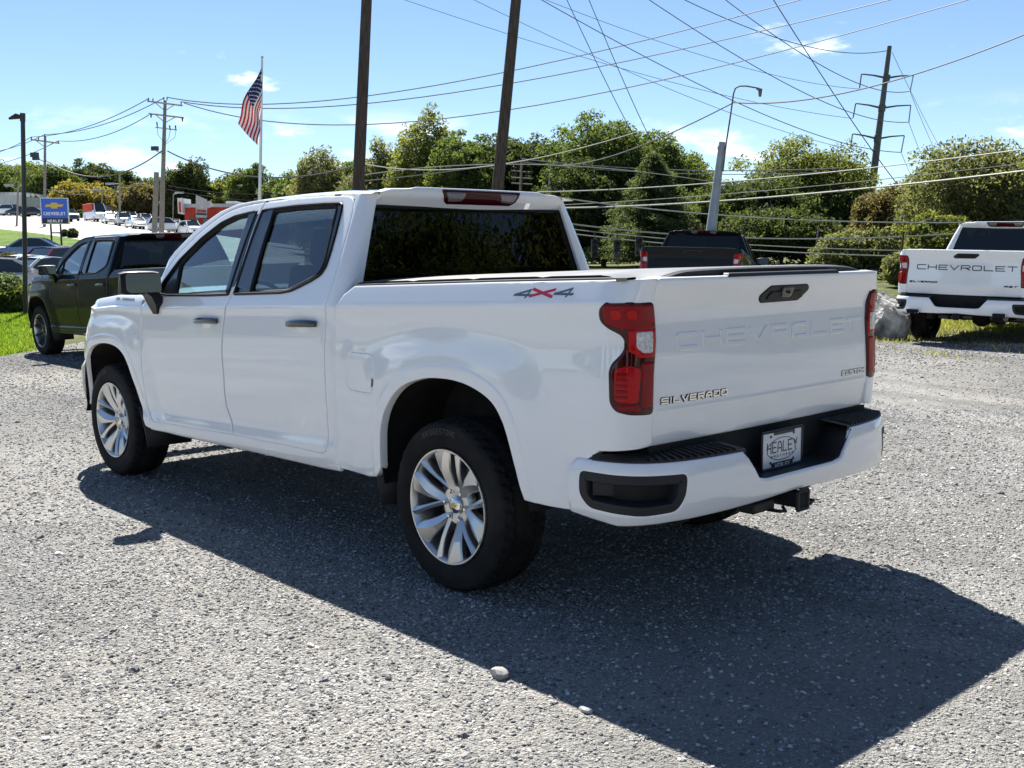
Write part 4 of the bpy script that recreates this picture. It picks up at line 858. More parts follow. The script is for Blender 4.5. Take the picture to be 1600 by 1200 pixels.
# ------------------------------------------------------------ ground, lot, lawns, roads
def ground_mat(name, kind):
    m = mat(name, (.3, .3, .3), .95, spec=.15); t = m.node_tree; b = t.nodes['Principled BSDF']; c = N(t, 'ShaderNodeTexCoord')
    def noise(scale, detail=5, rough=.55):
        n = N(t, 'ShaderNodeTexNoise'); n.inputs['Scale'].default_value = scale; n.inputs['Detail'].default_value = detail; n.inputs['Roughness'].default_value = rough
        t.links.new(c.outputs['Object'], n.inputs['Vector']); return n.outputs['Fac']
    def ramp(src, stops):
        r = N(t, 'ShaderNodeValToRGB'); e = r.color_ramp.elements; e[0].position, e[0].color = stops[0][0], (*stops[0][1], 1); e[1].position, e[1].color = stops[-1][0], (*stops[-1][1], 1)
        for p, q in stops[1:-1]: x = e.new(p); x.color = (*q, 1)
        t.links.new(src, r.inputs[0]); return r.outputs[0]
    def mix(f, a, b_, mode='MIX'):
        x = N(t, 'ShaderNodeMixRGB', blend_type=mode)
        for s_, i in ((f, 'Fac'), (a, 'Color1'), (b_, 'Color2')):
            if isinstance(s_, (int, float)): x.inputs[i].default_value = s_
            elif isinstance(s_, tuple): x.inputs[i].default_value = (*s_, 1)
            else: t.links.new(s_, x.inputs[i])
        return x.outputs[0]
    if kind == 'gravel':
        def vor(scale, feat='F1'):
            v = N(t, 'ShaderNodeTexVoronoi', feature=feat); v.inputs['Scale'].default_value = scale; v.inputs['Randomness'].default_value = 1
            wv = N(t, 'ShaderNodeTexNoise'); wv.inputs['Scale'].default_value = scale*.6; t.links.new(c.outputs['Object'], wv.inputs['Vector'])
            wm = N(t, 'ShaderNodeMixRGB', blend_type='LINEAR_LIGHT'); wm.inputs['Fac'].default_value = .25/scale; t.links.new(c.outputs['Object'], wm.inputs['Color1']); t.links.new(wv.outputs['Color'], wm.inputs['Color2'])
            t.links.new(wm.outputs[0], v.inputs['Vector']); return v
        v1, v2 = vor(68), vor(150)
        def cellval(v): s_ = N(t, 'ShaderNodeSeparateColor'); t.links.new(v.outputs['Color'], s_.inputs[0]); return s_.outputs[0]
        g1 = ramp(cellval(v1), [(.0, (.10, .10, .105)), (.3, (.235, .23, .225)), (.7, (.34, .335, .32)), (1.0, (.56, .55, .53))])
        g2 = ramp(cellval(v2), [(.0, (.12, .12, .12)), (.5, (.285, .28, .268)), (1.0, (.52, .51, .49))])
        colr = mix(ramp(noise(2.2, 4), [(.35, (0, 0, 0)), (.65, (1, 1, 1))]), g1, g2)
        colr = mix(ramp(noise(.55, 5), [(.40, (0, 0, 0)), (.66, (.7, .7, .7))]), colr, (.37, .345, .305))
        colr = mix(ramp(noise(.23, 4), [(.42, (0, 0, 0)), (.66, (.75, .75, .75))]), colr, (.165, .165, .16))
        tm = N(t, 'ShaderNodeMapping'); tm.inputs['Scale'].default_value = (.16, 1.5, 1); tm.inputs['Rotation'].default_value = (0, 0, .25); t.links.new(c.outputs['Object'], tm.inputs[0])
        tn = N(t, 'ShaderNodeTexNoise'); tn.inputs['Scale'].default_value = 1.1; tn.inputs['Detail'].default_value = 4; t.links.new(tm.outputs[0], tn.inputs['Vector'])
        colr = mix(ramp(tn.outputs['Fac'], [(.50, (0, 0, 0)), (.64, (.6, .6, .6))]), colr, (.16, .157, .15))             # wheel tracks worn down to darker fines
        dk_ = mix(1.0, colr, (.90, .90, .89), 'MULTIPLY'); colr = dk_
        t.links.new(colr, b.inputs['Base Color'])
        inv = N(t, 'ShaderNodeMath', operation='MULTIPLY_ADD'); inv.inputs[1].default_value = -1.4; inv.inputs[2].default_value = 1; t.links.new(v1.outputs['Distance'], inv.inputs[0])
        inv2 = N(t, 'ShaderNodeMath', operation='MULTIPLY_ADD'); inv2.inputs[1].default_value = -.8; t.links.new(v2.outputs['Distance'], inv2.inputs[0]); t.links.new(inv.outputs[0], inv2.inputs[2])
        bp = N(t, 'ShaderNodeBump'); bp.inputs['Strength'].default_value = .85; bp.inputs['Distance'].default_value = .012; t.links.new(inv2.outputs[0], bp.inputs['Height'])
        b2 = N(t, 'ShaderNodeBump'); b2.inputs['Strength'].default_value = .4; b2.inputs['Distance'].default_value = .12; t.links.new(noise(1.3, 3), b2.inputs['Height']); t.links.new(b2.outputs[0], bp.inputs['Normal'])
        t.links.new(bp.outputs[0], b.inputs['Normal'])
    else:
        g = ramp(noise(.6, 6), [(.3, (.060, .115, .015)), (.55, (.105, .175, .022)), (.8, (.17, .22, .045))] if kind == 'lawn' else [(.25, (.05, .07, .02)), (.5, (.10, .115, .035)), (.8, (.20, .18, .09))])
        g = mix(.6, g, ramp(noise(28, 4), [(.3, (.35, .35, .35)), (.7, (1.35, 1.35, 1.3))]), 'MULTIPLY'); t.links.new(g, b.inputs['Base Color'])
        bp = N(t, 'ShaderNodeBump'); bp.inputs['Strength'].default_value = .9; bp.inputs['Distance'].default_value = .06; t.links.new(noise(22, 5, .7), bp.inputs['Height']); t.links.new(bp.outputs[0], b.inputs['Normal'])
    return m
ground_mat('gravel', 'gravel'); ground_mat('lawn', 'lawn'); ground_mat('rough_grass', 'rough')
def sheet(name, m, lfun, d0, d1, nd, nl, lift):
    D = np.linspace(d0, d1, nd); Q = np.zeros((nd, nl, 3))
    for i, d in enumerate(D):
        l0, l1 = lfun(d); L = np.linspace(l0, l1, nl); x, y = G(L, d); Q[i, :, 0] = x; Q[i, :, 1] = y; Q[i, :, 2] = height_ld(L, d)+lift
    mb = MB(); mb.grid(Q, flip=True); return structure(mb.build(name, m, None, 60))
R_ = np.concatenate([[0], np.geomspace(2, 60, 40), np.geomspace(64, 2600, 50)]); A_ = np.linspace(0, 2*math.pi, 181)
Q = np.zeros((len(R_), len(A_), 3))
for i, r in enumerate(R_):
    l, d = r*np.sin(A_), r*np.cos(A_); x, y = G(l, d); Q[i, :, 0] = x; Q[i, :, 1] = y; Q[i, :, 2] = height_ld(l, d)-.04
mb = MB(); mb.grid(Q, flip=True); structure(mb.build('ground', 'rough_grass', None, 60))
def lot_edge(l):
    l = np.asarray(l, float); w_ = .35*np.sin(l*1.7)+.22*np.sin(l*4.1+1)
    return np.where(l < 0, 16.9+w_+12*smooth(-8.3, -7.4, l), 18.6+w_*1.6+11*smooth(5.0, 3.6, l))
L = np.concatenate([np.linspace(-60, -12, 13), np.linspace(-11.8, 14, 130), np.linspace(15, 60, 13)]); T_ = np.concatenate([np.linspace(0, .45, 6), np.linspace(.5, 1, 40)])
Q = np.zeros((len(T_), len(L), 3))
for i, t in enumerate(T_):
    d = -45+(lot_edge(L)+45)*t; x, y = G(L, d); Q[i, :, 0] = x; Q[i, :, 1] = y; Q[i, :, 2] = height_ld(L, d)
mb = MB(); mb.grid(Q, flip=True); structure(mb.build('gravel_lot', 'gravel', None, 60))
sheet('lawn', 'lawn', lambda d: (-15.8, -.452*d-.1), 16.6, 31.5, 30, 40, -.006)
sheet('parking_lot', 'asphalt', lambda d: (-70, -6), 32.2, 56, 14, 20, .0)
def fansheet(name, m, near, far, px0, px1, nr, lift):
    PXS = np.linspace(px0, px1, 60); Q = np.zeros((nr, 60, 3))
    for i, t in enumerate(np.linspace(0, 1, nr)):
        d = near(PXS)*(1-t)+far(PXS)*t; l = (PXS-800)/FPX*d; x, y = G(l, d); Q[i, :, 0] = x; Q[i, :, 1] = y; Q[i, :, 2] = height_ld(l, d)+lift
    mb = MB(); mb.grid(Q, flip=True); return structure(mb.build(name, m, None, 60))
v_near = lambda p: np.interp(p, [-400, 0, 115, 230, 500], [108, 80, 71, 65, 58]); v_far = lambda p: np.interp(p, [-400, 0, 230, 300, 500], [140, 100, 77, 71, 62])
fansheet('access_road', 'asphalt', lambda p: v_near(p)-13, lambda p: v_near(p)-.3, -400, 480, 10, .04)
fansheet('grass_verge', 'lawn', lambda p: v_near(p), lambda p: v_far(p)-.3, -400, 480, 14, .06)
fansheet('main_road', 'asphalt', lambda p: v_far(p), lambda p: 0*p+172, -400, 480, 30, .04)
for d_, a_, b_ in ((31.8, -45, -5),):
    mb = MB(); L = np.linspace(a_, b_, 40); x, y = G(L, d_); z = height_ld(L, d_); P_ = np.stack([x, y, z], 1); o_ = np.array((FX, FY, 0))*.09
    mb.grid(np.stack([P_-o_-[0, 0, .1], P_-o_+[0, 0, .13], P_+o_+[0, 0, .13], P_+o_-[0, 0, .1]], 1)); structure(mb.build('kerb', 'concrete', None, 40))

# loose stones lying on the lot: far too many to count
def scatter(name, P_, scale, m, seedmeshes, tones=None):
    me = bpy.data.meshes.new(name); me.vertices.add(len(P_)); me.vertices.foreach_set('co', np.asarray(P_, np.float32).ravel())
    a = me.attributes.new('sz', 'FLOAT', 'POINT'); a.data.foreach_set('value', np.asarray(scale, np.float32))
    o = link(name, me); o['kind'] = 'stuff'
    ng = bpy.data.node_groups.new(name, 'GeometryNodeTree'); ng.interface.new_socket('Geometry', in_out='INPUT', socket_type='NodeSocketGeometry'); ng.interface.new_socket('Geometry', in_out='OUTPUT', socket_type='NodeSocketGeometry')
    I = ng.nodes.new('NodeGroupInput'); O = ng.nodes.new('NodeGroupOutput'); jn = ng.nodes.new('GeometryNodeJoinGeometry')
    ml = ng.nodes.new('GeometryNodeMeshLine'); ml.inputs['Count'].default_value = 1
    for k in range(seedmeshes):
        ic = ng.nodes.new('GeometryNodeMeshIcoSphere'); ic.inputs['Radius'].default_value = 1; ic.inputs['Subdivisions'].default_value = 2
        sp = ng.nodes.new('GeometryNodeSetPosition'); no = ng.nodes.new('ShaderNodeTexNoise'); no.noise_dimensions = '4D'; no.inputs['W'].default_value = k*3.7; no.inputs['Scale'].default_value = 1.3; no.inputs['Detail'].default_value = 2
        sb = ng.nodes.new('ShaderNodeVectorMath'); sb.operation = 'SUBTRACT'; sb.inputs[1].default_value = (.5, .5, .5); ng.links.new(no.outputs['Color'], sb.inputs[0])
        sc_ = ng.nodes.new('ShaderNodeVectorMath'); sc_.operation = 'SCALE'; sc_.inputs['Scale'].default_value = 1.7; ng.links.new(sb.outputs[0], sc_.inputs[0])
        ng.links.new(ic.outputs['Mesh'], sp.inputs['Geometry']); ng.links.new(sc_.outputs[0], sp.inputs['Offset'])
        tf = ng.nodes.new('GeometryNodeTransform'); tf.inputs['Scale'].default_value = (1, .78+.1*k, .55); ng.links.new(sp.outputs[0], tf.inputs['Geometry'])
        sm = ng.nodes.new('GeometryNodeSetMaterial'); sm.inputs['Material'].default_value = MATS[m]; ng.links.new(tf.outputs[0], sm.inputs[0])
        gi = ng.nodes.new('GeometryNodeGeometryToInstance'); ng.links.new(sm.outputs[0], gi.inputs[0]); ng.links.new(gi.outputs[0], jn.inputs[0])
    ip = ng.nodes.new('GeometryNodeInstanceOnPoints'); ip.inputs['Pick Instance'].default_value = True
    ng.links.new(I.outputs[0], ip.inputs['Points']); ng.links.new(jn.outputs[0], ip.inputs['Instance'])
    rv = ng.nodes.new('FunctionNodeRandomValue'); rv.data_type = 'FLOAT_VECTOR'; rv.inputs[0].default_value = (-.5, -.5, 0); rv.inputs[1].default_value = (.5, .5, 6.28); ng.links.new(rv.outputs[0], ip.inputs['Rotation'])
    na = ng.nodes.new('GeometryNodeInputNamedAttribute'); na.data_type = 'FLOAT'; na.inputs['Name'].default_value = 'sz'; ng.links.new(na.outputs[0], ip.inputs['Scale'])
    ng.links.new(ip.outputs[0], O.inputs[0]); o.modifiers.new('scatter', 'NODES').node_group = ng
    return o
sm_ = mat('stone', (.4, .4, .4), .9, spec=.2); t = sm_.node_tree; oi = N(t, 'ShaderNodeObjectInfo'); r = N(t, 'ShaderNodeValToRGB'); e = r.color_ramp.elements
for p_, q_ in ((.0, (.09, .09, .095)), (.25, (.20, .196, .19)), (.7, (.31, .305, .292)), (1.0, (.58, .57, .55))):
    if p_ in (0., 1.): e[0 if p_ == 0 else len(e)-1].color = (*q_, 1)
    else: x_ = e.new(p_); x_.color = (*q_, 1)
t.links.new(oi.outputs['Random'], r.inputs[0]); t.links.new(r.outputs[0], t.nodes['Principled BSDF'].inputs['Base Color'])
def fan(n, d0, d1, w0):
    d = np.sqrt(rng.uniform(d0**2, d1**2, n)); l = rng.uniform(-1, 1, n)*(d*.56+w0); x, y = G(l, d); return l, d, x, y
Pt = []; Sz = []
for n, d0, d1, s0, s1 in ((130000, 2.4, 6.2, .0026, .0095), (110000, 6.2, 12, .004, .012), (60000, 12, 20, .007, .016), (2200, 2.4, 14, .010, .024)):
    l, d, x, y = fan(n, d0, d1, .6); dens = .55+.45*np.sin(l*.9+1.2*np.sin(d*.7))*np.sin(d*1.1+.8*np.sin(l*1.3)); k = (d < lot_edge(l)-.3) & (rng.random(n) < .25+.75*np.clip(dens, 0, 1)); s_ = s0+(s1-s0)*rng.random(n)**2.6
    Pt.append(np.stack([x, y, height_ld(l, d)+s_*.12], 1)[k]); Sz.append(s_[k])
scatter('gravel_stones', np.vstack(Pt), np.concatenate(Sz), 'stone', 4)
def leafquads(C_, nrm, size, aspect=.55):
    n = len(C_); a = rng.normal(size=(n, 3)); a -= nrm*np.sum(a*nrm, 1)[:, None]; a /= np.linalg.norm(a, axis=1)[:, None]; b = np.cross(nrm, a)
    s = (size if np.ndim(size) else np.full(n, size))[:, None]
    return np.stack([C_-a*s, C_-b*s*aspect, C_+a*s, C_+b*s*aspect], 1)
def fastmesh(name, quads, tone=None):
    n, k = quads.shape[:2]; me = bpy.data.meshes.new(name); me.vertices.add(n*k); me.vertices.foreach_set('co', quads.astype(np.float32).ravel())
    me.loops.add(n*k); me.loops.foreach_set('vertex_index', np.arange(n*k, dtype=np.int32)); me.polygons.add(n); me.polygons.foreach_set('loop_start', np.arange(0, n*k, k, dtype=np.int32)); me.polygons.foreach_set('loop_total', np.full(n, k, np.int32))
    me.update(calc_edges=True)
    if tone is not None: a = me.attributes.new('tone', 'FLOAT', 'FACE'); a.data.foreach_set('value', tone.astype(np.float32))
    return me
# grass blades on the lawn, the verge of the lot and under the right-hand truck
leafmat('grass_blade', (.05, .10, .012), (.11, .19, .022), (.22, .27, .06)); leafmat('dry_grass', (.09, .11, .03), (.18, .19, .06), (.32, .30, .13))
def blades(name, l, d, hgt, wd, m='grass_blade'):
    n = len(l); x, y = G(l, d); z = height_ld(l, d); a = rng.uniform(0, 6.28, n); lean = rng.normal(0, .45, (n, 2))*hgt[:, None]
    B = np.stack([x, y, z], 1); q = np.stack([np.cos(a), np.sin(a), 0*a], 1)*wd[:, None]; T = B+np.stack([lean[:, 0], lean[:, 1], hgt], 1)
    o = link(name, fastmesh(name, np.stack([B-q, B+q, T], 1), rng.random(n)), m); o['kind'] = 'stuff'; return o
n = 70000; d = 16.6+15*rng.random(n)**1.5; l = rng.uniform(-16, -6.5, n); k = (d > lot_edge(l)-.25*rng.random(n)) & (l < -.45*d+.15*rng.random(n))
blades('lawn_grass', l[k], d[k], rng.uniform(.03, .08, n)[k], rng.uniform(.008, .016, n)[k])
n = 75000; d = rng.uniform(13.6, 26, n); l = rng.uniform(4.0, 15, n); nz = np.sin(l*2.3)*np.sin(d*1.9+l)+.6*np.sin(l*5.3+d*3.1); pr_ = smooth(-3.2, .8, d-lot_edge(l)+nz*1.5); k = rng.random(n) < pr_*.8*smooth(4.2, 6.0, l)
blades('edge_grass', l[k], d[k], rng.uniform(.03, .10, n)[k], rng.uniform(.006, .012, n)[k], 'dry_grass')
# fallen leaves and single cobbles in the foreground
mat('dry_leaf', (.34, .20, .07), .7)
for i, (px, py) in enumerate(((1295, 1170), (1210, 1180), (490, 1022), (248, 1172))):
    r = ray(px, py); p = CAMP-r*(CAMP[2]/r[2]); m = MB(); q = np.array([(-.03, 0, .006), (-.01, -.014, .0), (.02, -.012, .006), (.034, .002, .016), (.016, .014, .010), (-.012, .012, .012)])*(.75, .55, .42, .40)[i]; m.add(q, [(0, 1, 2, 3, 4, 5)]); o = m.build('fallen_leaf', 'dry_leaf'); o.location = (p[0], p[1], .012); o.rotation_euler = (.3*i, .2, 1.3*i)
    tag(o, ['curled tan dry leaf lying in the shadow at bottom right', 'small dark dry leaf in the shadow near the bottom edge', 'small brown leaf on sunlit gravel left of the shadow', 'tiny orange leaf on gravel at bottom left'][i], 'leaf', 'fallen leaves')
def rock(name, loc, size, seed, m='rock', sub=4):
    b = bmesh.new(); bmesh.ops.create_icosphere(b, subdivisions=sub, radius=1); rr = np.random.default_rng(seed); pl_ = rr.normal(size=(14, 3)); pl_ /= np.linalg.norm(pl_, axis=1)[:, None]; of = rr.uniform(.55, .95, 14)
    for v in b.verts:
        p = np.array(v.co)
        for q, o_ in zip(pl_, of):
            e_ = p@q-o_
            if e_ > 0: p = p-q*e_*.98
        p += .02*np.sin(p[[2, 0, 1]]*11+seed*2)+.012*np.sin(p[[1, 2, 0]]*29+seed); v.co = Vector(p*np.array(size))
    me = bpy.data.meshes.new(name); b.to_mesh(me); b.free()
    for f in me.polygons: f.use_smooth = True
    me.set_sharp_from_angle(angle=math.radians(18)); o = link(name, me, m); o.location = loc; return o
for i, (px, py, s) in enumerate(((782, 1058, .052), (915, 1112, .030))):
    r = ray(px, py); p = CAMP-r*(CAMP[2]/r[2]); tag(rock('cobble', (p[0], p[1], s*.2), (s, s*.75, s*.5), 5+i, 'stone', 2), ['pale rounded cobble lying on the edge of the truck\'s shadow', 'small cobble half in shadow below the larger one'][i], 'stone', 'loose cobbles')
for i, (px, d, sx, sz_) in enumerate(((1384, 17.3, .42, .50), (1400, 18.4, .45, .36))):
    l = (px-800)/FPX*d; x, y = G(l, d); tag(rock('boulder', (x, y, float(height_ld(l, d))+sz_*.55), (sx, sx*.8, sz_), 21+i*6), ['large jagged grey boulder just left of the white truck at right', 'second boulder wedged behind the larger one at right'][i], 'boulder', 'boulders at the lot edge')

# ------------------------------------------------------------ trees
def tree(name, px, top, wpx, d, leaf, label, kind='round', n=9000, ls=.17, base=None, squash=.46, seed=0, trunk='bark', lcoord=None, group='trees round the lot'):
    rg = np.random.default_rng(1000+seed)
    if lcoord is None:
        p = at(px, top, d); l = (p[0]-CAMP[0])*RX+(p[1]-CAMP[1])*RY; dd = d; H = None; z1 = p[2]
    else: l, dd, z1 = lcoord
    x, y = G(l, dd); z0 = float(height_ld(l, dd)) if base is None else base; H = z1-z0; R = wpx/FPX*d/2
    t = empty(name, (x, y, z0)); tag(t, label, 'tree', group)
    th_ = np.array([0, 0, 1.]); m = MB()
    tr = max(.10, H*.018); lean = rg.normal(0, .02, 2)
    top_h = H*(.75 if kind != 'conifer' else .97)
    P_ = [(lean[0]*h*H+.1*math.sin(h*7+seed), lean[1]*h*H, h*top_h) for h in np.linspace(0, 1, 9)]; P_[0] = (P_[0][0], P_[0][1], -.3)
    m.tube(P_, tr*np.linspace(1, .22, 9), 8)
    C_ = []; rad = []
    if kind == 'conifer':
        for h in np.linspace(.10, .98, 26):
            rr_ = R*(1.02-h)**.8
            for a in rg.uniform(0, 6.28)+np.arange(6)*1.047:
                ln = rr_*rg.uniform(.65, 1.1); dr = np.array((math.cos(a), math.sin(a)))
                m.tube([(0, 0, h*H), (dr[0]*ln*.6, dr[1]*ln*.6, h*H-.02*H), (dr[0]*ln, dr[1]*ln, h*H-.035*H)], [tr*.25*(1.05-h), .03, .012], 5, caps=False)
                for f_ in (.35, .6, .82, 1.0): C_.append((dr[0]*ln*f_, dr[1]*ln*f_, h*H-.035*H*f_)); rad.append((.16*R*(1.15-h*.6), .16*R*(1.15-h*.6), .035*H))
    else:
        nc = 240 if kind == 'round' else 190
        u = rg.normal(size=(nc, 3)); u /= np.linalg.norm(u, axis=1)[:, None]; rr_ = rg.uniform(.12, .95, nc)**.55
        lump = 1+.13*np.sin(u[:, 0]*3.1+seed)+.11*np.sin(u[:, 1]*4.3+seed*2)+.10*np.sin(u[:, 2]*5+seed)
        ze = H*(1-squash)+H*.0; c0 = np.array((lean[0]*H*.7, lean[1]*H*.7, ze))
        cc = c0+u*rr_[:, None]*lump[:, None]*np.array((R, R, H*squash))
        if kind == 'willow': cc[:, 2] = np.where(cc[:, 2] < ze, cc[:, 2]-.02*H, cc[:, 2])
        cc[:, 2] = np.clip(cc[:, 2], H*.06, H*.985)
        for c_, q_ in zip(cc, rg.uniform(.12, .24, nc)): C_.append(c_); rad.append((R*q_, R*q_, R*q_*(.62 if kind != 'willow' else 1.1)))
        for c_ in cc[rg.choice(nc, 14, False)]:
            s_ = rg.uniform(.25, .6); b0 = np.array((lean[0]*s_*H, lean[1]*s_*H, s_*top_h)); mid = (b0+c_)/2+rg.normal(0, .05*R, 3)+[0, 0, -.03*H]
            m.tube([b0, mid, c_], [tr*.42, tr*.25, tr*.08], 6, caps=False)
    m.build('trunk', trunk, t, 60)
    C_ = np.array(C_); rad = np.array(rad); n1 = n if kind == 'conifer' else int(n*.42)
    k = rg.choice(len(C_), n1, p=(rad[:, 0]**2)/(rad[:, 0]**2).sum())
    v = rg.normal(size=(n1, 3)); v /= np.linalg.norm(v, axis=1)[:, None]; rho = rg.random(n1)**.42
    pos = C_[k]+v*rho[:, None]*rad[k]; cl = rg.random(len(C_))[k]
    if kind != 'conifer':                                   # canopy surface with bumps of several sizes and gaps
        n2 = int((n-n1)*1.5); u = rg.normal(size=(n2, 3)); u /= np.linalg.norm(u, axis=1)[:, None]
        K = rg.normal(size=(18, 3)); fr = np.repeat((2.2, 5.0, 10.0), 6); am = np.repeat((.050, .036, .024), 6); ph = rg.uniform(0, 6.28, 18); K /= np.linalg.norm(K, axis=1)[:, None]
        bump = (np.sin((u@K.T)*fr+ph)*am).sum(1)*1.5; tt = np.where(rg.random(n2) < .72, rg.uniform(.70, 1.0, n2), rg.uniform(.25, .75, n2))
        p2 = c0+u*(tt*(.94+bump))[:, None]*np.array((R, R, H*squash)); p2[:, 2] = np.clip(p2[:, 2], H*.05, None)
        K2 = rg.normal(size=(10, 3)); K2 /= np.linalg.norm(K2, axis=1)[:, None]; g_ = np.sin((p2@K2.T)*(2*math.pi/(R*rg.uniform(.18, .5, 10)))+rg.uniform(0, 6.28, 10)).sum(1)/10**.5
        keep = g_ > -.42; p2, u, g_ = p2[keep], u[keep], g_[keep]; pos = np.vstack([pos, p2]); v = np.vstack([v, u]); cl = np.concatenate([cl, np.clip(.5+.3*g_, 0, 1)])
    n = len(pos); nr = v*.7+np.array((0, 0, .35))+rg.normal(0, .8, (n, 3)); nr /= np.linalg.norm(nr, axis=1)[:, None]
    tone = np.clip(.5+.20*rg.normal(size=n)+.34*(cl-.5), 0, 1)
    sz = ls*rg.uniform(.6, 1.35, n)*(d/60)**.5
    globals()['rng'] = rg
    q = leafquads(pos, nr, sz, .5 if kind != 'conifer' else .28)
    link('crown', fastmesh('crown', q, tone), leaf, t)
    return t
TREES = [
 # px, top, width px, depth, leaf, kind, label
 (-20, 250, 130, 215, 'leaf_green', 'round', 'green hillside tree at the left edge behind the white building'),
 (45, 254, 80, 225, 'leaf_light', 'round', 'pale green hillside tree behind the black lamp post'),
 (80, 262, 70, 205, 'leaf_green', 'round', 'green tree behind the pole left of the blue sign'),
 (140, 252, 62, 215, 'leaf_dark', 'round', 'dark tree rising behind the yellowing tree'),
 (118, 286, 82, 182, 'leaf_yellow', 'round', 'yellowing round tree behind the blue dealer sign'),
 (188, 262, 48, 235, 'leaf_dark', 'round', 'far bluish dark tree between the two left utility poles'),
 (222, 287, 72, 180, 'leaf_brown', 'round', 'brownish yellow tree left of the stub pole'),
 (170, 300, 60, 195, 'leaf_dark', 'round', 'dark low tree behind the small white shed'),
 (288, 254, 64, 175, 'leaf_dark', 'round', 'dark green tree right of the double crossarm pole'),
 (345, 283, 62, 178, 'leaf_light', 'round', 'light green tree behind the red restaurant'),
 (388, 258, 58, 168, 'leaf_green', 'round', 'green tree just left of the flagpole'),
 (440, 275, 70, 160, 'leaf_green', 'round', 'low green tree right of the flagpole'),
 (28, 300, 50, 190, 'leaf_dark', 'round', 'dark hedge tree in front of the white building'),
 (496, 232, 84, 95, 'leaf_pale', 'willow', 'airy pale green tree left of the first dark pole'),
 (592, 222, 100, 90, 'leaf_pale', 'willow', 'airy tree between the two dark poles'),
 (664, 180, 100, 82, 'leaf_light', 'willow', 'tall light green tree between the two dark poles'),
 (722, 206, 92, 74, 'leaf_green', 'round', 'dense green tree left of the leaning dark pole'),
 (782, 196, 112, 78, 'leaf_dark', 'round', 'dense dark tree behind the leaning dark pole'),
 (848, 204, 96, 76, 'leaf_dark', 'round', 'dark tree right of the leaning dark pole'),
 (944, 170, 150, 70, 'leaf_green', 'round', 'tallest big green tree behind the white truck\'s cab'),
 (1030, 198, 130, 74, 'leaf_green', 'round', 'broad green tree between the tallest tree and grey pole'),
 (905, 250, 110, 66, 'leaf_dark', 'round', 'shaded lower tree right behind the truck\'s rear window'),
 (1022, 238, 175, 60, 'leaf_pine', 'conifer', 'soft needled pine standing behind the dark grey pickup'),
 (1085, 300, 90, 64, 'leaf_green', 'round', 'low green tree just left of the grey pole'),
 (1185, 268, 130, 66, 'leaf_dark', 'round', 'dark tree right of the grey pole'),
 (1262, 218, 165, 78, 'leaf_light', 'round', 'big open crowned tree left of the steel tower'),
 (1225, 325, 150, 56, 'leaf_dark', 'round', 'low dark tree behind the tailgate'),
 (1318, 290, 90, 74, 'leaf_green', 'round', 'green tree at the foot of the steel tower'),
 (1402, 296, 130, 60, 'leaf_brown', 'round', 'brownish tree right of the steel tower\'s foot'),
 (1342, 362, 110, 46, 'leaf_pale', 'round', 'pale bushy shrub tree above the boulders'),
 (1418, 395, 60, 38, 'leaf_pale', 'round', 'small pale bush behind the white truck\'s left taillight'),
 (1548, 216, 205, 54, 'leaf_pale', 'round', 'large green tree at the right edge behind the white truck'),
 (1470, 330, 90, 50, 'leaf_light', 'round', 'light green bush tree left of the white truck\'s cab'),
 (1640, 240, 170, 60, 'leaf_dark', 'round', 'dark tree cut by the right edge of the picture'),
 (10, 262, 120, 262, 'leaf_light', 'round', 'pale wooded crown high on the hill at far left'),
 (100, 270, 110, 258, 'leaf_green', 'round', 'hill tree behind the blue sign\'s top'),
 (165, 272, 90, 255, 'leaf_green', 'round', 'hill tree between the yellowing tree and the bluish tree'),
 (240, 280, 100, 240, 'leaf_dark', 'round', 'dark hill tree behind the two left poles'),
 (320, 285, 100, 225, 'leaf_green', 'round', 'hill tree behind the restaurant parapet'),
 (368, 276, 70, 205, 'leaf_dark', 'round', 'dark tree behind the restaurant\'s right end'),
 (418, 290, 80, 190, 'leaf_light', 'round', 'light hill tree behind the flagpole'),
 (470, 272, 90, 120, 'leaf_green', 'round', 'green tree low behind the airy pale tree'),
 (545, 252, 90, 110, 'leaf_green', 'round', 'green tree behind the first dark pole'),
 (625, 240, 100, 105, 'leaf_green', 'round', 'green tree filling the gap between the dark poles'),
 (700, 236, 110, 95, 'leaf_dark', 'round', 'dark tree behind the tall light green tree'),
 (885, 222, 110, 92, 'leaf_dark', 'round', 'dark tree left of the tallest tree'),
 (1075, 245, 90, 92, 'leaf_light', 'round', 'light tree in the gap left of the grey pole'),
 (1135, 282, 100, 88, 'leaf_dark', 'round', 'dark tree in the gap behind the grey pole'),
 (1455, 318, 110, 80, 'leaf_dark', 'round', 'dark tree in the gap before the right edge tree'),
]
TR = {}
for i, (px, top, wpx, d, leaf, kind, label) in enumerate(TREES):
    R = wpx/FPX*d/2; big = wpx*(600-top)
    sq = .46 if top < 330 else .5
    if d > 150: sq = .47
    TR[i] = tree('pine_tree' if kind == 'conifer' else 'tree', px, top, wpx*1.25, d, leaf, label, kind, n=int(np.clip(big*.85, 7000, 42000)), ls=(.108 if d < 100 else .13)*(1.15 if d > 150 else 1), seed=i, squash=sq)
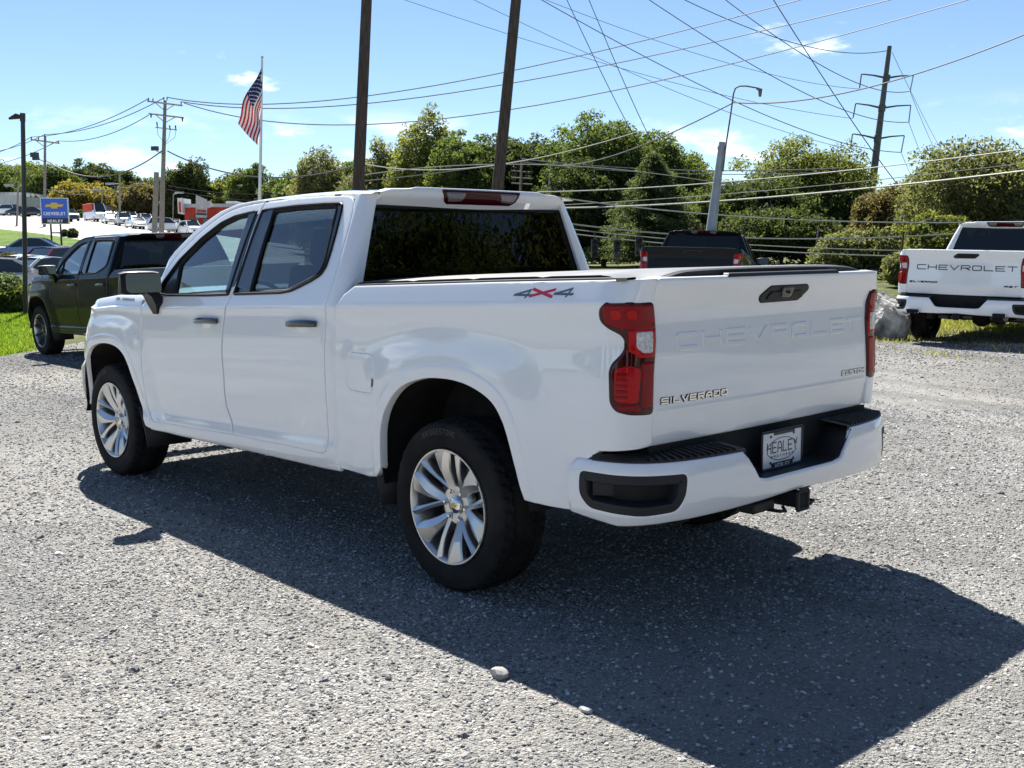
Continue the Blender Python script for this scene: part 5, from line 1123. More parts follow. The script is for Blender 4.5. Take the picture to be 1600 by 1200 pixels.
# trees out of view, added only for their reflections in glass and paint
k = 0
for x, y, src, sc in ((-24, -21, 19, 1.15), (-17, -27, 20, 1.1), (-30, -13, 25, 1.1), (-10, -31, 17, 1.1), (-33, -25, 19, 1.2), (-25, -33, 18, 1.2), (-38, -8, 31, 1.1), (22, 30, 25, .8), (33, 27, 19, .75), (12, 33, 20, .8), (45, 25, 16, .8), (2, 36, 19, .8), (56, 24, 25, .8), (-10, 38, 31, .8), (66, 20, 17, .8), (-22, 36, 25, .85), (-14, -22, 25, 1.2), (-20, -14, 19, 1.1), (-28, 8, 19, 1.0), (-30, 16, 20, 1.0), (-24, 24, 25, 1.0), (27, 7.5, 28, .8), (31, 9, 30, 1.0), (36, 10, 19, .6), (42, 11, 25, .6), (50, 12, 20, .6), (18.5, .6, 29, .8), (22, 1.8, 29, .9), (26, 3.3, 29, .9), (30.5, 4.8, 29, .9), (35, 6.4, 29, 1.0)):
    c_ = copy_tree(TR[src], None, {'leaf_pale': 'leaf_dark'} if src == 29 else None); c_.location = (x, y, -1.5); c_.scale = (sc, sc, sc); c_.rotation_euler = (0, 0, k*1.7); k += 1  # low bushes recoloured dark, added to darken what the black truck reflects
    grp = 'trees reflected in the truck'
    c_['label'] = 'leafy tree out of view, seen only as a reflection in the truck'; c_['group'] = grp

# ------------------------------------------------------------ poles, wires, signs
def gz(l, d): return float(height_ld(l, d))
def ldof(p): return ((p[0]-CAMP[0])*RX+(p[1]-CAMP[1])*RY, (p[0]-CAMP[0])*FX+(p[1]-CAMP[1])*FY)
def pole_line(top, bot, d):
    a, b = at(*top, d), at(*bot, d); u = (b-a)/(b-a)[2]; l, dd = ldof(b); g = gz(l, dd); return a, a+u*(g-.5-a[2])
def post(name, top, bot, d, w0, w1, m, label, cat='utility pole', group=None, n=12, t=None):
    a, b = pole_line(top, bot, d); t = empty(name, tuple(b))
    tag(t, label, cat, group); k = 9; P_ = [(a+(b-a)*s_-b) for s_ in np.linspace(0, 1, k)]
    mb = MB(); full = (b-a)[2]/(at(*bot, d)-a)[2]; r0 = w0/FPX*d/2; r1 = w1/FPX*d/2; mb.tube(P_, r0+(r1-r0)*np.linspace(0, 1, k)*full, n); mb.build('pole', m, t, 50)
    return t, b
def piece(t, o0, name, m, fn, sharp=40, **kw):
    mb = MB(); fn(mb); 
    for i in range(len(mb.v)): mb.v[i] = mb.v[i]-o0
    return mb.build(name, m, t, sharp, fix=True, **kw)
PX = lambda px, d: px/FPX*d
# two dark wooden poles behind the cab
for top, bot, lab in (((580, -160), (560, 290), 'dark upright wooden pole behind the cab, running out of the picture'), ((822, -160), (777, 300), 'dark leaning wooden pole above the rear window, running out of the picture')):
    t, o0 = post('wooden_pole', top, bot, 26, 14.5, 18.5, 'wood_pole', lab, 'utility pole', 'dark wooden poles')
def bar(px0, px1, d, r): return lambda mb: mb.tube([at(*px0, d), at(*px1, d)], r, 6)
def arm(t, o0, a, b, d, h, m='wood_grey', name='crossarm'): return piece(t, o0, name, m, lambda mb: mb.tube([at(*a, d), at(*b, d)], h/FPX*d/2, 4))
def insulator(t, o0, p, d, up=5, w_=2.2): piece(t, o0, 'insulator', 'wire_black', lambda mb: mb.tube([at(p[0], p[1], d), at(p[0], p[1]-up, d)], np.array((.6, 1))*w_/FPX*d/2, 6))
# double crossarm pole
D1 = 92
t, o0 = post('crossarm_pole', (258, 157), (252, 372), D1, 4.6, 8.5, 'wood_grey', 'tall grey utility pole with two crossarms right of the blue sign')
arm(t, o0, (230, 158), (285, 165), D1-.3, 2.4); arm(t, o0, (232, 177.5), (287, 184), D1-.3, 2.4)
for p in ((232, 158), (239, 159), (283, 164), (261, 157), (256, 157)): insulator(t, o0, p, D1-.3)
for a, b in (((242, 160), (256, 172)), ((272, 164), (258, 173)), ((244, 180), (255, 189)), ((274, 183), (259, 191))): arm(t, o0, a, b, D1-.4, 1.2, name='brace')
for p in ((236, 184), (285, 190)): insulator(t, o0, (p[0], p[1]), D1-.3, up=6, w_=3)
arm(t, o0, (243, 199), (276, 203), D1-.3, 1.6, name='cutout_arm')
for x_, y_ in ((246, 196), (266, 201), (275, 201)):
    piece(t, o0, 'fuse_cutout', 'wire_black', lambda mb: mb.tube([at(x_, y_+3, D1-.4), at(x_-1, y_-5, D1-.4)], np.array((1.4, 2.6))/FPX*D1/2, 6))
    piece(t, o0, 'jumper_cable', 'wire_black', lambda mb: mb.tube([at(x_, y_+3, D1-.4), at(x_+(.5 if x_ < 255 else -2), y_+14, D1-.4), at(256, y_+26, D1-.3)], .018, 5))
piece(t, o0, 'floodlight', 'post_black', lambda mb: mb.box(at(242, 232, D1-.5), (.55, .35, .35), rz=.4))
arm(t, o0, (243, 235), (256, 241), D1-.4, 1.2, name='floodlight_bracket', m='post_black')
t, o0 = post('stub_pole', (244.5, 269), (241, 370), 90, 7.5, 8.5, 'wood_grey', 'short cut-off grey wooden pole left of the tall crossarm pole')
# pole left of the sign
D2 = 108
t, o0 = post('crossarm_pole', (70.5, 213), (69, 402), D2, 3.6, 5.2, 'wood_grey', 'utility pole with one crossarm behind the blue sign')
arm(t, o0, (48, 218), (93, 224), D2-.3, 2.2)
for p in ((49, 218), (91, 224), (70, 214), (60, 219)): insulator(t, o0, p, D2-.3, 4)
for a, b in (((56, 219.5), (69, 229)), ((84, 223), (71, 230))): arm(t, o0, a, b, D2-.4, 1.1, name='brace')
for q_, sz_ in (((54, 242), (.75, .4, .45)), ((56, 248), (.6, .35, .3))): piece(t, o0, 'floodlight', 'post_black', lambda mb: mb.box(at(*q_, D2-.6), sz_, rz=.5))
arm(t, o0, (57, 247), (70, 253), D2-.3, 1.2, name='floodlight_bracket', m='post_black')
# thin street poles
for i, (top, bot, d, w0, w1, lamp, lab) in enumerate((((187, 273), (187, 372), 140, 3, 4, (172, 287), 'thin wooden street pole left of the parked cars'), ((29, 283), (25, 376), 110, 2.6, 3.6, (14, 289), 'thin street pole with lamp arm left of the black lamp post'), ((160, 294), (158, 340), 170, 2, 2.6, (148, 296), 'far thin street pole beside the white shed'), ((271, 302), (270, 352), 150, 1.6, 2, (280, 301), 'thin lot light pole left of the red restaurant'))):
    t, o0 = post('street_pole', top, bot, d, w0, w1, 'wood_grey', lab, 'street pole', 'far street poles', n=8)
    arm(t, o0, (top[0], top[1]+14 if i < 2 else top[1]+2), lamp, d, 1.2, name='lamp_arm', m='steel_grey'); piece(t, o0, 'lamp_head', 'steel_grey', lambda mb: mb.box(at(*lamp, d), (.9*d/110, .35, .22), rz=.7))
# black lamp post
t, o0 = post('lamp_post', (35.5, 178), (40, 470), 30, 6.6, 7.6, 'post_black', 'tall black lamp post at the left edge', 'lamp post')
piece(t, o0, 'lamp_head', 'post_black', lambda mb: mb.tube([at(36, 182, 30), at(26, 181.5, 30), at(14, 185.5, 30)], np.array((.05, .085, .03)), 10))
piece(t, o0, 'lamp_cap', 'post_black', lambda mb: mb.tube([at(35.4, 176.8, 30), at(35.4, 190, 30)], .075, 10))
# grey street light with bent arm
D3 = 24
t, o0 = post('street_light', (1128.5, 222), (1111, 362), D3, 10, 16.5, 'steel_grey', 'thick grey leaning pole with a slim bent street lamp', 'street light')
piece(t, o0, 'clamp', 'steel_grey', lambda mb: mb.tube([at(1128, 229, D3), at(1127, 234, D3)], .095, 12))
piece(t, o0, 'lamp_mast', 'tower_steel', lambda mb: mb.tube([at(1129.5, 268, D3-.1), at(1135, 222, D3-.1), at(1141.5, 180, D3-.1), at(1146, 147, D3-.1), at(1149, 138, D3-.1), at(1156, 134.5, D3-.1), at(1166, 134.5, D3-.1), at(1186, 138, D3-.1)], .017, 8))
piece(t, o0, 'lamp_head', 'tower_steel', lambda mb: mb.tube([at(1182, 138, D3-.1), at(1188, 140, D3-.1), at(1187.5, 151, D3-.1)], np.array((.025, .05, .03)), 8))
# steel transmission tower
D4 = 85
t, o0 = post('transmission_tower', (1390, 72), (1357, 335), D4, 6.6, 13, 'tower_steel', 'tall tapered steel transmission pole with six curved arms at right', 'transmission pole')
for (ax, ay), le, li, re, ri in (((1385, 122), (1346, 116), (1343, 138), (1427, 118), (1422, 143)), ((1378, 169), (1337, 162), (1333, 184), (1423, 164.5), (1420, 191)), ((1371, 217), (1332, 209.5), (1329, 232), (1413, 212), (1408, 238))):
    for en, ins in ((le, li), (re, ri)):
        mid = ((ax+en[0])/2, (ay+en[1])/2-1.2); piece(t, o0, 'tower_arm', 'tower_steel', lambda mb: mb.tube([at(ax, ay, D4), at(*mid, D4-.1), at(en[0]+(3 if en[0] < ax else -3), en[1], D4-.1), at(*en, D4-.1)], np.array((2.4, 1.7, 1.3, 1.2))/FPX*D4/2*1.5, 6))
        piece(t, o0, 'insulator', 'steel_grey' if en is re else 'tower_steel', lambda mb: mb.tube([at(*en, D4-.1), at(*ins, D4-.1)], 1.9/FPX*D4/2, 6))
    piece(t, o0, 'collar', 'tower_steel', lambda mb: mb.tube([at(ax+.6, ay-5, D4), at(ax-.6, ay+5, D4)], 11/FPX*D4/2, 10))
# poles among the centre trees
t, o0 = post('crossarm_pole', (815, 250), (812, 330), 68, 4, 5, 'wood_grey', 'small grey crossarm pole in front of the dark trees above the roof', 'utility pole')
for y_ in (267, 277, 286): arm(t, o0, (799, y_), (832, y_+2), 67.8, 2, name='crossarm')
for x_ in (801, 807, 823, 830): insulator(t, o0, (x_, 276), 67.7, 9, 3)
t, o0 = post('street_pole', (861, 255), (854, 330), 66, 2.6, 3.2, 'steel_grey', 'thin pale pole beside the small crossarm pole', 'street pole')
t, o0 = post('street_pole', (1279, 352), (1272, 420), 52, 2.4, 3, 'wood_grey', 'thin pole rising behind the white truck\'s tailgate', 'street pole', n=8)
t, o0 = post('street_pole', (1412, 362), (1401, 470), 40, 3, 4.4, 'wood_pole', 'dark thin pole left of the white truck at right', 'street pole', n=8)

def wire(p0, d0, p1, d1, sag, wpx, label, group, m='wire_black', k=28):
    a, b = at(*p0, d0), at(*p1, d1); tt = np.linspace(0, 1, k); P_ = a+(b-a)*tt[:, None]; P_[:, 2] -= sag*4*tt*(1-tt)
    dd = d0+(d1-d0)*tt; mb = MB(); o0 = a.copy(); mb.tube(P_-o0, wpx/FPX*np.minimum(dd, 90)/2, 5, caps=False); o = mb.build('power_line', m); o.location = o0; tag(o, label, 'wire', group); return o
g1 = 'lines from the crossarm pole to the upper right'
for i, (p0, p1, s_) in enumerate((((261, 152), (1330, -22), 1.6), ((284, 159), (1470, -20), 1.6), ((288, 161), (1560, -14), 2.6))):
    wire(p0, D1-.3, p1, 30, s_, 1.6, ['topmost', 'middle', 'lowest'][i]+' of three lines sweeping from crossarm pole to the upper right', g1)
g2 = 'lines between the two left crossarm poles'
for i, (p0, p1) in enumerate((((232, 154), (49, 214)), ((256, 153), (70, 210)), ((232, 180), (91, 220)))): wire(p0, D1-.3, p1, D2-.3, .7, 1.3, ['left outer', 'centre', 'lower'][i]+' line strung between the two left crossarm poles', g2)
for i, (p0, p1) in enumerate((((49, 214), (-70, 246)), ((70, 210), (-60, 238)), ((91, 220), (-60, 262)))): wire(p0, D2-.3, p1, 130, .7, 1.3, ['left outer', 'centre', 'right outer'][i]+' line leaving the far left crossarm pole', 'lines leaving to the left')
wire((254, 235), D1, (71, 250), D2, 1.9, 2.0, 'thick cable slung between the two left poles', 'cables')
wire((262, 236), D1, (560, 258), 70, 1.4, 2.2, 'twisted cable from the double crossarm pole to the right', 'cables')
wire((560, 254), 70, (1000, 205), 42, .9, 1.7, 'cable passing behind both dark poles above the cab', 'cables', 'wire_light')
g3 = 'transmission conductors'
for i, (p0, p1, d1) in enumerate((((1420, 143), (1085, -38), 30), ((1419, 191), (985, -20), 30), ((1407, 238), (820, -15), 30), ((1387, 79), (1020, -25), 40))): wire(p0, D4-.1, p1, d1, 1.0, 1.25, ['upper right arm', 'middle right arm', 'lower right arm', 'top'][i]+' conductor running from the steel tower to the upper left', g3)
for i, (p0, p1, d1) in enumerate((((1343, 139), (790, -25), 40), ((1333, 185), (560, -25), 40), ((1329, 233), (690, -25), 40))): wire(p0, D4-.1, p1, d1, .7, .8, ['upper', 'middle', 'lower'][i]+' left arm conductor of the steel tower', g3, 'tower_steel')
for i, (p0, p1) in enumerate((((1422, 143), (1500, 300)), ((1420, 191), (1470, 290)), ((1408, 238), (1448, 300)), ((1394, 82), (1515, 300)))): wire(p0, D4-.1, p1, 190, 1.0, .8, ['upper', 'middle', 'lower', 'top'][i]+' line falling from the steel tower to the right', g3, 'tower_steel')
wire((1190, -30), 30, (1452, 345), 80, .5, 1.5, 'steep line crossing the sky left of the steel tower', 'steep lines')
wire((872, -30), 28, (1004, 235), 66, .2, 1.2, 'left of two steep lines above the tallest tree', 'steep lines'); wire((908, -30), 28, (1028, 240), 66, .2, 1.2, 'right of two steep lines above the tallest tree', 'steep lines')
wire((880, 258), 60, (1147, 160), 26, .35, 2.0, 'thick cable from the trees up to the bent street lamp', 'cables'); wire((1147, 160), 26, (1640, 38), 14, .32, 2.2, 'thick cable from the bent street lamp to the upper right', 'cables')
g4 = 'lines crossing in front of the right-hand trees'
for i, (p0, d0, p1, d1, s_, w_) in enumerate((((840, 300), 50, (1640, 228), 30, .25, 1.9), ((850, 325), 50, (1640, 262), 28, .25, 2.8), ((860, 321), 52, (1640, 250), 40, .2, 1.2), ((870, 308), 50, (1640, 345), 40, .45, 2.2), ((880, 348), 48, (1640, 352), 40, .6, 2.4), ((885, 357), 48, (1450, 392), 40, .2, 1.6), ((885, 364), 48, (1450, 401), 40, .2, 2.0), ((540, 278), 62, (1200, 300), 50, -1.0, 1.5), ((540, 285), 62, (820, 250), 62, .1, 1.8), ((815, 248), 68, (1320, 262), 60, .4, 1.6), ((815, 253), 68, (1320, 268), 60, .4, 1.3))):
    wire(p0, d0, p1, d1, s_, w_, ['uppermost rising', 'thick bright rising', 'thin rising', 'falling', 'upper flat', 'middle flat', 'lower flat', 'long flat', 'short rising', 'upper level', 'lower level'][i]+' wire crossing before the trees', g4, 'wire_light')
for i, (p0, p1) in enumerate((((262, 290), (480, 300)), ((262, 296), (480, 312)), ((240, 284), (70, 296)), ((180, 290), (90, 300)))): wire(p0, 100, p1, 120, .5, .9, ['upper', 'lower'][i % 2]+(' service wire right' if i < 2 else ' service wire left')+' of the double crossarm pole', 'service wires', 'wire_black')
# traffic signals
for i, (px, py) in enumerate(((929, 388), (964, 390), (998, 386))):
    c_ = at(px, py, 46); t = empty('traffic_light', tuple(c_)); tag(t, ['left', 'middle', 'right'][i]+' of three dark traffic lights hanging before the trees', 'traffic light', 'traffic lights'); o0 = c_
    piece(t, o0, 'housing', 'post_black', lambda mb: mb.box(c_, (.28, .28, .78), rz=YAW)); piece(t, o0, 'hanger', 'post_black', lambda mb: mb.tube([c_+[0, 0, .38], c_+[0, 0, .75]], .02, 6))
    for k in range(3):
        mb = MB(); mb.lathe([(0, .0), (.09, 0), (.10, .14), (.105, 0)], 12); o = link('lamp_visor', mb.mesh('visor'), 'gloss_black', t); o.location = Vector((-FX*.14, -FY*.14, .25-.25*k)); o.rotation_euler = (0, 0, YAW+math.pi/2)
# flagpole and flag
DF = 58
t, o0 = post('flagpole', (409.5, 91), (406, 312), DF, 3.2, 5.2, 'sign_rim', 'white flagpole left of the dark pole', 'flagpole', n=10)
piece(t, o0, 'finial', 'sign_gold', lambda mb: mb.tube([at(409.7, 91, DF), at(409.8, 88, DF)], .07, 8))
fl = empty('flag', tuple(at(409, 118, DF))); tag(fl, 'American flag with red and white stripes hanging from the flagpole', 'flag'); o0 = at(409, 118, DF)
H0, H1, F0, F1 = (408.5, 106), (407, 168), (371, 193), (404, 227)
def flag_pt(u, v, lift=0):
    a = np.array(H0)*(1-v)+np.array(H1)*v; b = np.array(F0)*(1-v)+np.array(F1)*v; p = a*(1-u)+b*u
    p = p+np.array((-1, .35))*6*math.sin(u*math.pi)*(1-v)+np.array((1, 0))*1.8*math.sin(u*9+v*3)
    return at(p[0], p[1], DF-.25+.16*math.sin(u*7+v*5)+.12*math.sin(v*9-u*2)-lift)-o0
for s_ in range(13):
    mb = MB(); mb.grid(np.array([[flag_pt(u, (s_+w_)/13) for w_ in (0, .5, 1)] for u in np.linspace(0, 1, 26)])); mb.build('stripe', 'flag_red' if s_ % 2 == 0 else 'flag_white', fl, 60)
mb = MB(); mb.grid(np.array([[flag_pt(u, v, .015) for v in np.linspace(0, 7/13, 8)] for u in np.linspace(0, .42, 12)])); cn_ = mb.build('canton', 'flag_blue', fl, 60)
st = MB()
for i in range(9):
    for j in range(6 if i % 2 == 0 else 5):
        u, v = .42*(j+(.5 if i % 2 == 0 else 1))/6, 7/13*(i+.5)/9; c_ = np.array(flag_pt(u, v, .02)); pts_ = [c_+(.055 if q % 2 == 0 else .022)*(math.cos(q*math.pi/5)*np.array((RX, RY, 0))+math.sin(q*math.pi/5)*np.array((0, 0, 1))) for q in range(10)]; st.add(pts_, [tuple(range(10))])
s_o = st.build('stars', 'flag_white', cn_, smooth=False); s_o['kind'] = 'stuff'
# dealer sign
DS = 72; c0 = at(85.5, 330, DS); t = empty('dealer_sign', (c0[0], c0[1], gz(*ldof(c0)))); tag(t, 'blue dealer sign with gold emblem on two black posts', 'sign'); o0 = np.array(t.location); PW = DS/FPX
sx = np.array((RX, RY, 0.)); sf = np.array((-FX, -FY, 0.)); rs = -.25; sx, sf = sx*math.cos(rs)+sf*math.sin(rs), sf*math.cos(rs)-sx*math.sin(rs)
ms = lambda a, b, c: tuple(c0+sx*a*PW+np.array((0, 0, 1))*b*PW+sf*c-o0)
def sp(name, m, poly, c, e_, parent=None, **kw): mb = MB(); mb.prism(poly, ms, c, e_); return mb.build(name, m, parent or t, smooth=False, fix=True)
rect = lambda a, b, c, d_: [(a, b), (c, b), (c, d_), (a, d_)]
sp('sign_case', 'sign_rim', rect(-20, -20, 20, 20.5), -.3, .06); sp('blue_face', 'sign_blue', rect(-18.6, -10.5, 18.6, 19), .055, .075); sp('black_face', 'sign_black', rect(-18.6, -18.6, 18.6, -10.6), .055, .075)
sp('emblem', 'sign_gold', [(-14, 6.5), (-11, 10.5), (-4.5, 10.5), (-4.5, 13), (5, 13), (5, 10.5), (14, 10.5), (11, 6.5), (4.5, 6.5), (4.5, 4), (-5, 4), (-5, 6.5)], .075, .10)
for tx, a_, b_, w_, h_, g_, th_, mm in (('CHEVROLET', -15.8, -6.2, 2.9, 5.0, .65, 1.0, 'sign_white'), ('HEALEY', -10.8, -17.2, 2.9, 4.4, .9, .95, 'sign_white')):
    letters(tx, ms, a_, b_, w_, h_, g_, th_, .02, c0=.075).build('lettering', mm, t, smooth=False)
for a_ in (-7.5, 6.5):
    mb = MB(); p_ = np.array(ms(a_, -20, -.15)); mb.tube([p_, (p_[0], p_[1], -.4)], .065, 8); mb.build('post', 'post_black', t)
mb = MB(); mb.tube([ms(-7.5, -33, -.15), ms(6.5, -33, -.15)], .05, 6); mb.build('brace', 'post_black', t)

# ------------------------------------------------------------ buildings far left
def block(mb_, l0, l1, d0, d1, z0, z1):
    p = [G(l0, d0), G(l1, d0), G(l1, d1), G(l0, d1)]; v = [(x, y, z0) for x, y in p]+[(x, y, z1) for x, y in p]; mb_.add(v, [(0, 1, 2, 3), (7, 6, 5, 4), (0, 4, 5, 1), (1, 5, 6, 2), (2, 6, 7, 3), (3, 7, 4, 0)])
lx = lambda px, d: (px-800)/FPX*d
zy = lambda py, px, d: float(at(px, py, d)[2])
def bpart(t, name, m, *b):
    mb = MB(); block(mb, *b); mb.v = [v_-np.array(t.location) for v_ in mb.v]; return mb.build(name, m, t, smooth=False, fix=True)
d = 186; t = empty('white_building', (*G(lx(20, d), d), gz(lx(20, d), d))); tag(t, 'long low white building at the left edge behind hedges', 'building')
bpart(t, 'wall', 'render_white', lx(-60, d), lx(52, d), d, d+14, gz(lx(0, d), d)-1, zy(302, 20, d)); bpart(t, 'roof_edge', 'grey_wall', lx(-62, d), lx(53, d), d-.4, d+14.4, zy(302, 20, d), zy(300.5, 20, d))
for x_ in (10, -6): bpart(t, 'window', 'shop_glass', lx(x_-1.8, d), lx(x_+1.8, d), d-.1, d+.1, zy(312, 10, d), zy(308, 10, d))
bpart(t, 'annex', 'render_white', lx(24, d), lx(60, d), d-3, d+6, gz(lx(40, d), d)-1, zy(308, 40, d))
d = 176; t = empty('shed', (*G(lx(168, d), d), gz(lx(168, d), d))); tag(t, 'small pale shed among trees between the sign and the street pole', 'shed')
bpart(t, 'wall', 'render_white', lx(161, d), lx(174, d), d, d+4, gz(lx(168, d), d)-1, zy(322, 168, d)); bpart(t, 'roof', 'grey_wall', lx(160.4, d), lx(174.6, d), d-.2, d+4.2, zy(322, 168, d), zy(319.5, 168, d)); bpart(t, 'door', 'grey_wall', lx(163, d), lx(167, d), d-.06, d+.1, gz(lx(168, d), d)-1, zy(333, 168, d))
d = 152; g_ = gz(lx(330, d), d); t = empty('restaurant', (*G(lx(325, d), d), g_)); tag(t, 'red restaurant with grey slanted parapet above the white truck\'s hood', 'building')
bpart(t, 'wall', 'red_wall', lx(297, d), lx(420, d), d, d+16, g_-1.5, zy(324, 330, d)); bpart(t, 'parapet', 'grey_wall', lx(296, d), lx(420, d), d-.3, d+16.3, zy(324, 330, d), zy(318.5, 330, d))
bpart(t, 'corner_tower', 'render_white', lx(291, d), lx(298, d), d-1.2, d+3, zy(334, 295, d), zy(310, 295, d)); bpart(t, 'tower_stripe', 'red_wall', lx(293, d), lx(296, d), d-1.32, d-1.15, zy(332, 295, d), zy(316, 295, d))
mb = MB(); mb.prism([(306, 340), (323.5, 340), (323.5, 312), (306, 304.5)][::-1], lambda a, b, c: tuple(at(a, b, d-.9-c)-np.array(t.location)), 0, .8); mb.build('sign_panel', 'grey_wall', t, smooth=False, fix=True)
mb = MB(); mb.prism([(323.8, 326), (334.5, 322), (329, 313.5), (323.8, 314.5)], lambda a, b, c: tuple(at(a, b, d-.2-c)-np.array(t.location)), 0, .8); mb.build('gable', 'render_white', t, smooth=False, fix=True)
bpart(t, 'roof_unit', 'render_white', lx(350, d), lx(366, d), d+4, d+9, zy(319, 355, d), zy(312, 355, d))
for a, b, c_, e_, mm in ((307, 331, 322, 327.5, 'red_wall'), (306.5, 335.5, 322.5, 332.5, 'ink')): 
    mb = MB(); mb.prism([(a, b), (c_, b+1), (c_, e_+1), (a, e_)], lambda a, b, c: tuple(at(a, b, d-1.75-c)-np.array(t.location)), 0, .06); mb.build('sign_band', mm, t, smooth=False, fix=True)
for x0_, x1_ in ((305, 311), (314, 319), (326, 333), (337, 343)): bpart(t, 'window', 'shop_glass', lx(x0_, d), lx(x1_, d), d-.1, d+.1, g_-.5, zy(340, 320, d))

# ------------------------------------------------------------ cars in the distance
def make_car(kind):
    t = empty('car')
    if kind == 'sedan': X = [-2.3, -2.22, -1.75, -1.0, 0, .85, 1.5, 2.0, 2.28, 2.33]; Zt = [.60, .86, .95, .96, .94, .92, .86, .76, .60, .45]; cab = (-1.55, -.75, .35, 1.1); zr_ = 1.44
    elif kind == 'suv': X = [-2.3, -2.25, -1.8, -1.0, 0, .85, 1.5, 2.0, 2.26, 2.32]; Zt = [.70, 1.02, 1.08, 1.08, 1.06, 1.05, 1.0, .92, .72, .5]; cab = (-2.2, -1.85, .35, 1.05); zr_ = 1.70
    else: X = [-2.9, -2.86, -2.0, -1.0, 0, 1.0, 1.8, 2.4, 2.75, 2.82]; Zt = [.9, 1.25, 1.3, 1.3, 1.3, 1.28, 1.22, 1.10, .85, .6]; cab = (-2.88, -2.8, 1.3, 2.1); zr_ = 2.45
    W = [.70, .82, .89, .91, .91, .91, .90, .86, .74, .62]; m = MB(); Q = []
    for x, z, w_ in zip(X, Zt, W):
        Q.append([(x, s_*a*w_, b) for s_ in (1,) for a, b in ((.80, .26), (.97, .34), (1.0, .55), (.985, z*.72+.1), (.90, z), (.5, z+.025), (0, z+.035))]+[(x, -a*w_, b) for a, b in ((.5, z+.025), (.90, z), (.985, z*.72+.1), (1.0, .55), (.97, .34), (.80, .26))])
    m.grid(np.array(Q)); m.add(Q[0], [tuple(range(13))]); m.add(Q[-1], [tuple(range(13))[::-1]]); m.build('body', 'white_paint', t, 40, fix=True)
    a, b, c_, e_ = cab; zb = .93 if kind == 'sedan' else 1.04 if kind == 'suv' else 1.28
    secs = [(a, zb, .80), (b, zr_-.04, .64), ((b+c_)/2, zr_, .65), (c_, zr_-.05, .62), (e_, zb-.03, .78)]
    m = MB(); m.grid(np.array([[(x, .80 if i not in (0, 4) else .80, zb-.04), (x, w_, z), (x, 0, z+.02), (x, -w_, z), (x, -.80, zb-.04)] for i, (x, z, w_) in enumerate(secs)])); m.build('windows', 'shop_glass', t, 30, fix=True)
    m = MB(); m.grid(np.array([[(x, w_+.012, z-.03), (x, w_-.04, z+.022), (x, 0, z+.05), (x, -w_+.04, z+.022), (x, -w_-.012, z-.03)] for x, z, w_ in secs[1:4]])); m.build('roof', 'white_paint', t, 40, fix=True)
    for x0_, x1_ in (((a, b), (c_, e_)) if kind != 'van' else ((c_, e_),)):
        z0_, z1_ = (zb, zr_-.04) if x0_ == a else (zr_-.05, zb-.03)
        for s_ in (-1, 1): m = MB(); m.tube([(x0_, s_*(.80 if x0_ == a else .63), z0_), (x1_, s_*(.65 if x0_ == a else .79), z1_)], .05, 6); m.build('pillar', 'white_paint', t)
    if kind == 'van':
        m = MB(); m.box((-.85, 0, 1.86), (3.9, 1.66, 1.14)); bevel(m.build('cargo_wall', 'red_wall', t), .08)
    wb = 1.38 if kind != 'van' else 1.75
    for x in (-wb, wb*.98):
        for s_ in (-1, 1):
            m = MB(); m.lathe([(0, .02), (.19, .02), (.22, .05), (.30, .10), (.33, .07), (.33, -.10), (.2, -.12)], 20); o = m.build('tyre', 'tyre_rubber', t); o.location = (x, s_*.82, .33); o.scale = (1, s_, 1)
            m = MB(); m.lathe([(0, .05), (.1, .055), (.205, .06), (.21, .03)], 14); o = m.build('rim', 'alloy', t); o.location = (x, s_*.82, .33); o.scale = (1, s_, 1)
    for s_ in (-1, 1):
        fx_ = X[-2]-.03; m = MB(); m.box((fx_, s_*W[-2]*.82, Zt[-2]-.0), (.14, .30, .12)); bevel(m.build('headlight', 'lens_clear', t), .02); m = MB(); m.box((X[0]+.05, s_*W[0]*.98, Zt[1]-.10), (.12, .22, .16)); bevel(m.build('taillight', 'lens_red', t), .02)
        m = MB(); m.box((.95 if kind != 'van' else 1.9, s_*1.0, zb+.05), (.12, .18, .13)); bevel(m.build('mirror', 'white_paint', t), .02)
    m = MB(); m.box((X[-1]-.03, 0, .50), (.06, 1.0, .16)); m.build('grille', 'gloss_black', t)
    return t
for nm, c in (('silver', (.42, .44, .46)), ('navy', (.02, .035, .07)), ('dark', (.012, .014, .016)), ('greygreen', (.10, .14, .14)), ('skyblue', (.18, .30, .50)), ('wine', (.16, .012, .02))): paint(nm+'_paint', c)
CARS = {k: make_car(k) for k in ('sedan', 'suv', 'van')}
used = set()
def car(px, py, d, rz, kind, pt, label, group='cars in the distance'):
    l = lx(px, d); x, y = G(l, d); c_ = copy_tree(CARS[kind], None, {'white_paint': pt+'_paint'} if pt != 'white' else None)
    c_.location = (x, y, gz(l, d)+.04); c_.rotation_euler = (0, 0, YAW+math.radians(rz)); tag(c_, label, 'van' if kind == 'van' else 'car', group)
car(-8, 0, 37, 115, 'sedan', 'silver', 'silver car cut by the left edge behind the clipped bush', 'cars in the near lot'); car(34, 0, 41, 150, 'sedan', 'white', 'white car parked behind the lamp post, nearer the road', 'cars in the near lot'); car(64, 0, 38, 150, 'sedan', 'silver', 'silver white car parked just left of the black truck\'s mirror', 'cars in the near lot')
car(88, 0, 43, 150, 'suv', 'wine', 'dark red car behind the black truck\'s mirror', 'cars in the near lot'); car(56, 0, 62, 100, 'sedan', 'skyblue', 'small blue car below the dealer sign', 'cars in the near lot')
